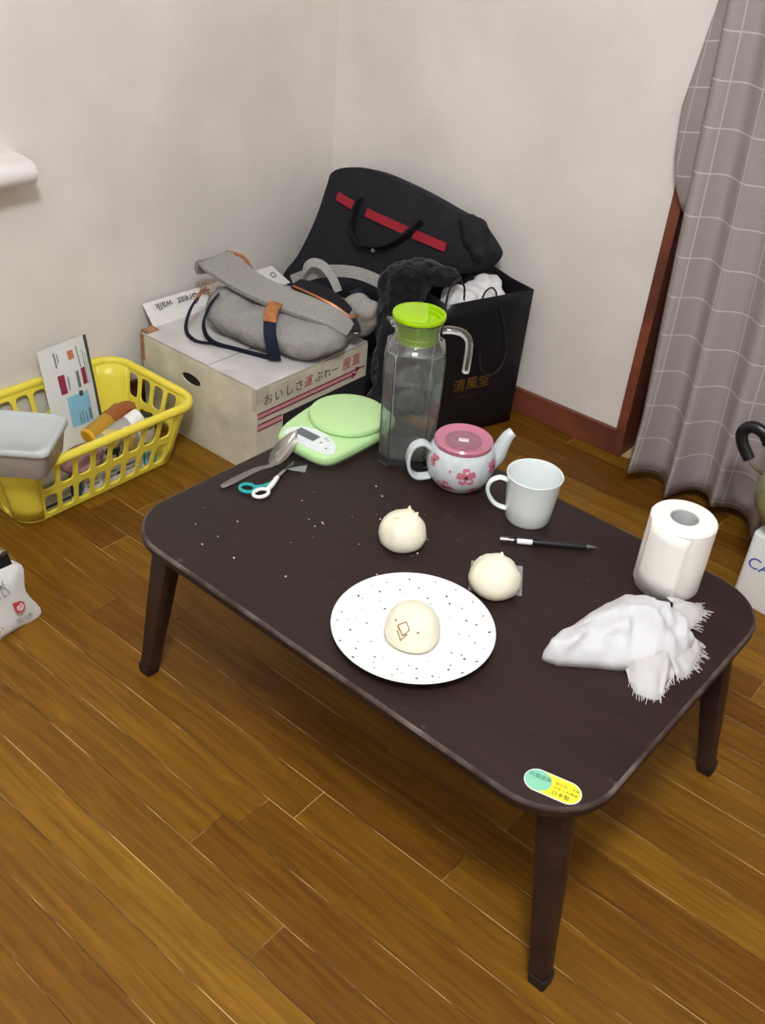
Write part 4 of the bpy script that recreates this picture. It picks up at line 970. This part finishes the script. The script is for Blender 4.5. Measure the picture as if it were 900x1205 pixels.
# ------------------------------------------------------------------ black bags in the corner
kc = Vector((-1.42, 1.70, 0))
kb = thing('black_bag', 'big black nylon bag with red band leaning in the room corner', 'bag', tuple(kc))
OUT = [(-1.640,1.672,.205),(-1.612,1.695,.262),(-1.585,1.724,.352),(-1.573,1.747,.432),(-1.566,1.756,.464),(-1.525,1.764,.484),(-1.450,1.767,.494),(-1.320,1.764,.483),(-1.208,1.759,.466),(-1.168,1.758,.464),(-1.150,1.754,.450),(-1.110,1.746,.424),(-1.098,1.742,.407),(-1.114,1.734,.376),(-1.150,1.728,.350),(-1.262,1.706,.30),(-1.285,1.66,.13),(-1.300,1.630,.030),(-1.45,1.628,.020),(-1.60,1.630,.030),(-1.632,1.65,.12)]
kn = Vector((0,-1,.3)).normalized()
P = spline(OUT, 4, True)
obj('bag_body', pillow(P, kn, .072, .014, wob=.012, rings=12, power=3), M['black_fabric'], kb, smooth=60, shift=kc)
def kpt(x, z, l=.0): return Vector((x, 1.62+.3*z, z))+kn*(.0215+l)
for xa, za, xb, zb in ((-1.518,.419,-1.452,.408), (-1.425,.406,-1.298,.397), (-1.284,.396,-1.193,.392)):
    obj('red_band', G().ribbon([kpt(xa+(xb-xa)*k/5, za+(zb-za)*k/5, -.004+.002*math.sin(PI*k/5)) for k in range(6)], .019, .007, (.12,.25,1)), M['red_band'], kb, smooth=0, shift=kc)
pts = spline([kpt(-1.448,.432), kpt(-1.452,.400,.006), kpt(-1.440,.362,.014), kpt(-1.40,.340,.020), kpt(-1.34,.352,.020), kpt(-1.295,.388,.012), kpt(-1.270,.428,.002)], 6)
obj('handle', G().ribbon(pts, .020, .007, tuple(kn+Vector((0,-.2,.5)))), M['black_strap'], kb, shift=kc)
obj('snap', G().lathe([(0,0),(.006,0),(.005,.003),(0,.004)], 14, tuple(kpt(-1.362,.338,.020)), M4=Matrix.Rotation(PI/2, 4, 'X')), M['steel'], kb, shift=kc)
blob('side_pocket', [((-1.135,1.745,.432),(.034,.028,.030),0), ((-1.155,1.752,.452),(.030,.02,.02),0), ((-1.115,1.742,.405),(.022,.025,.024),0)], M['black_fabric'], kb, kc, .006, 6, ((.003, 30),))
jc = Vector((-1.2, 1.62, 0))
jk = blob('black_jacket', [((-1.185,1.570,.150),(.055,.040,.150),.0), ((-1.206,1.596,.25),(.056,.042,.085),0), ((-1.212,1.606,.33),(.058,.040,.042),.2), ((-1.180,1.642,.364),(.078,.040,.020),.3), ((-1.195,1.572,.06),(.055,.040,.06),0)], M['fuzzy'], None, jc, .007, 6, ((.005, 22), (.003, 48)), .0005, 8)
jk.location = jc; tag(jk, 'crumpled fuzzy black jacket heaped behind the glass pitcher', 'jacket')

pc0 = Vector((-1.019, 1.815, 0)); pd = Vector((.33, .944, 0)).normalized(); pn2 = Vector((.944, -.33, 0)).normalized(); PWd, PD, PH = .225, .138, .332
sb = thing('paper_shopping_bag', 'black paper shopping bag with gold lettering standing by the baseboard', 'shopping bag', tuple(pc0))
def SB(s, d, z): return pc0-pd*s-pn2*d+Vector((0,0,z))    # s from the right end, d depth back, z height
g = G()
def sheet(a, b, c, d, nx=6, ny=8, w=.003, sd=0):
    vs = []
    for j in range(ny+1):
        for i in range(nx+1):
            u, v = i/nx, j/ny; p = (Vector(a)*(1-u)+Vector(b)*u)*(1-v)+(Vector(d)*(1-u)+Vector(c)*u)*v
            p = p+pn2*w*noise.noise(Vector((u*3+sd, v*2.5, sd)))*math.sin(PI*u)*v; vs.append(p)
    g.add(vs, [(j*(nx+1)+i, j*(nx+1)+i+1, (j+1)*(nx+1)+i+1, (j+1)*(nx+1)+i) for j in range(ny) for i in range(nx)])
sheet(SB(PWd,0,0), SB(0,0,0), SB(-.004,-.004,PH), SB(PWd,-.004,PH-.002), sd=1)
sheet(SB(0,0,0), SB(0,PD/2,0), SB(-.010+.012,PD/2,PH), SB(-.004,-.004,PH), nx=3, w=0)
sheet(SB(0,PD/2,0), SB(0,PD,0), SB(-.002,PD,PH), SB(.002,PD/2,PH), nx=3, w=0)
sheet(SB(PWd,PD,0), SB(0,PD,0), SB(-.002,PD,PH), SB(PWd,PD,PH), w=.006, sd=4)
sheet(SB(PWd,0,0), SB(PWd,PD,0), SB(PWd,PD,PH), SB(PWd,-.004,PH-.002), nx=3, w=0)
sheet(SB(PWd,0,.001), SB(0,0,.001), SB(0,PD,.001), SB(PWd,PD,.001), w=0)
o = obj('bag_body', g, M['black_card'], sb, smooth=30, shift=pc0, recalc=True); q = o.modifiers.new('s', 'SOLIDIFY'); q.thickness = .001
text('lettering', '清風堂', .034, M['gold'], sb, tuple(SB(.183,-.0045,.118)), tuple(pd), (0,0,1), shift=pc0)
text('lettering', '— — — —', .012, M['gold'], sb, tuple(SB(.175,-.0045,.098)), tuple(pd), (0,0,1), shift=pc0)
obj('rope_handle', G().tube(spline([SB(.086,-.004,.306), SB(.070,-.006,.27), SB(.050,-.007,.20), SB(.060,-.008,.155), SB(.092,-.008,.142), SB(.115,-.007,.165), SB(.122,-.005,.205)], 6), .0018, 8), M['rope'], sb, shift=pc0)
obj('rope_handle', G().tube(spline([SB(.204,.030,.315), SB(.200,.028,.350), SB(.182,.026,.368), SB(.164,.026,.350), SB(.159,.028,.315)], 6), .0022, 8), M['rope'], sb, shift=pc0)
obj('rope_handle', G().tube(spline([SB(.118,.020,.315), SB(.112,.018,.335), SB(.098,.016,.343), SB(.084,.016,.330), SB(.080,.018,.310)], 6), .0020, 8), M['rope'], sb, shift=pc0)
ti = blob('tissue_paper', [(tuple(SB(.09,.065,.296)),(.050,.060,.035),-.33), (tuple(SB(.145,.060,.300)),(.045,.036,.034),-.33), (tuple(SB(.065,.075,.320)),(.030,.03,.026),-.33)], M['tissue'], None, tuple(SB(.1,.045,.27)), .005, 2, ((.006, 30),), None, 4)
ti.location = SB(.1,.045,.27); tag(ti, 'crumpled white tissue paper stuffed inside the black shopping bag', 'tissue paper')

# ------------------------------------------------------------------ white bag with clip at the left
wc = Vector((-1.225, .545, 0))
wbg = thing('snack_bag', 'white printed plastic bag with red drop mark standing on floor', 'bag', tuple(wc))
OUT = [(-1.196,.655,.004),(-1.190,.60,.002),(-1.185,.53,.002),(-1.182,.44,.003),(-1.195,.425,.06),(-1.210,.44,.118),(-1.212,.52,.124),(-1.210,.60,.118),(-1.207,.640,.110),(-1.200,.636,.060)]
wn_ = Vector((.97,0,.22)).normalized()
obj('bag_body', pillow(spline(OUT, 4, True), wn_, .035, .010, wob=.004, rings=7, power=2.4), M['pouch'], wbg, smooth=60, shift=wc)
def wp(y, z, l=.0135): return Vector((-1.190-.19*z, y, z))+wn_*l
g = G(); drop = []
for k in range(24):
    a = 2*PI*k/24; r = .0095*(1+(.55 if k == 9 else .25 if k in (8, 10) else 0)); drop.append(wp(.612+r*math.cos(a), .046+r*1.12*math.sin(a), .0145))
o = obj('red_drop', g.add(drop, [tuple(range(24))]), M['ink_red'], wbg, smooth=0, shift=wc, recalc=False)
obj('white_swirl', G().tube([wp(.612+(.001+.0058*k/26)*math.cos(.45*k+2.2), .0455+(.001+.0058*k/26)*math.sin(.45*k+2.2), .0150) for k in range(27)], .0008, 6), M['paper'], o, shift=wc)
for s, y, z, sz in (('おいしい', .540, .075, .016), ('米', .580, .088, .020), ('国内産', .600, .020, .010), ('うまい', .535, .020, .014)): text('lettering', s, sz, M['grey_print'], wbg, tuple(wp(y, z, .0152)), (0,1,0), tuple(Vector((-.22,0,.97))), shift=wc)
cp = thing('binder_clip', 'black binder clip with silver loop on top of white bag', 'clip', (-1.222, .607, .118))
g = G(); g.rings([[(x, yy, z) for x, z in ((-.011,-.004),(-.009,.002),(-.003,.016),(.003,.016),(.009,.002),(.011,-.004))] for yy in (-.019, .019)]); obj('clip_body', g, M['binder'], cp, smooth=0)
for s in (1, -1): obj('clip_loop', G().tube(spline([(s*.004,-.010,.016), (s*.012,-.012,.026), (s*.020,-.008,.038), (s*.023,0,.042), (s*.020,.008,.038), (s*.012,.012,.026), (s*.004,.010,.016)], 5), .0011, 6), M['steel'], cp)

# ------------------------------------------------------------------ kettle on a white canister at the right edge
cn = thing('white_canister', 'white box with blue hand lettering standing on floor by curtain', 'box', (-.232, 1.655, 0), math.radians(-8))
o = obj('canister_body', G().prism(rrect(.215, .20, .012, 5), 0, .150, bev=.004), M['white_plastic'], cn); 
text('lettering', 'CAKE', .034, M['ink_blue'], cn, (-.099, -.1005, .080), (1,0,0), (0,0,1), shear=.15)
kt = thing('kettle', 'olive grey kettle with curved black handle on the white box', 'kettle', (-.262, 1.650, .150))
obj('kettle_body', G().lathe([(0,0),(.085,0),(.104,.012),(.124,.045),(.128,.070),(.116,.098),(.085,.118),(.045,.128),(0,.130)], 48), M['kettle'], kt)
obj('kettle_lid', G().lathe([(0,.128),(.050,.127),(.050,.132),(.02,.140),(.012,.142),(.012,.152),(.016,.158),(0,.164)], 32), M['kettle'], kt)
hp = spline([(-.152,-.02,.100), (-.172,-.02,.124), (-.178,-.02,.146), (-.164,-.02,.162), (-.142,-.02,.158), (-.128,-.02,.142)], 6)
obj('handle', G().tube(hp, .0095, 12, sx=1.0, sy=1.2), M['pen_black'], kt)
obj('handle_rod', G().tube([(-.154,-.02,.104), (-.140,-.02,.090), (-.120,-.01,.076)], .004, 8), M['steel'], kt)
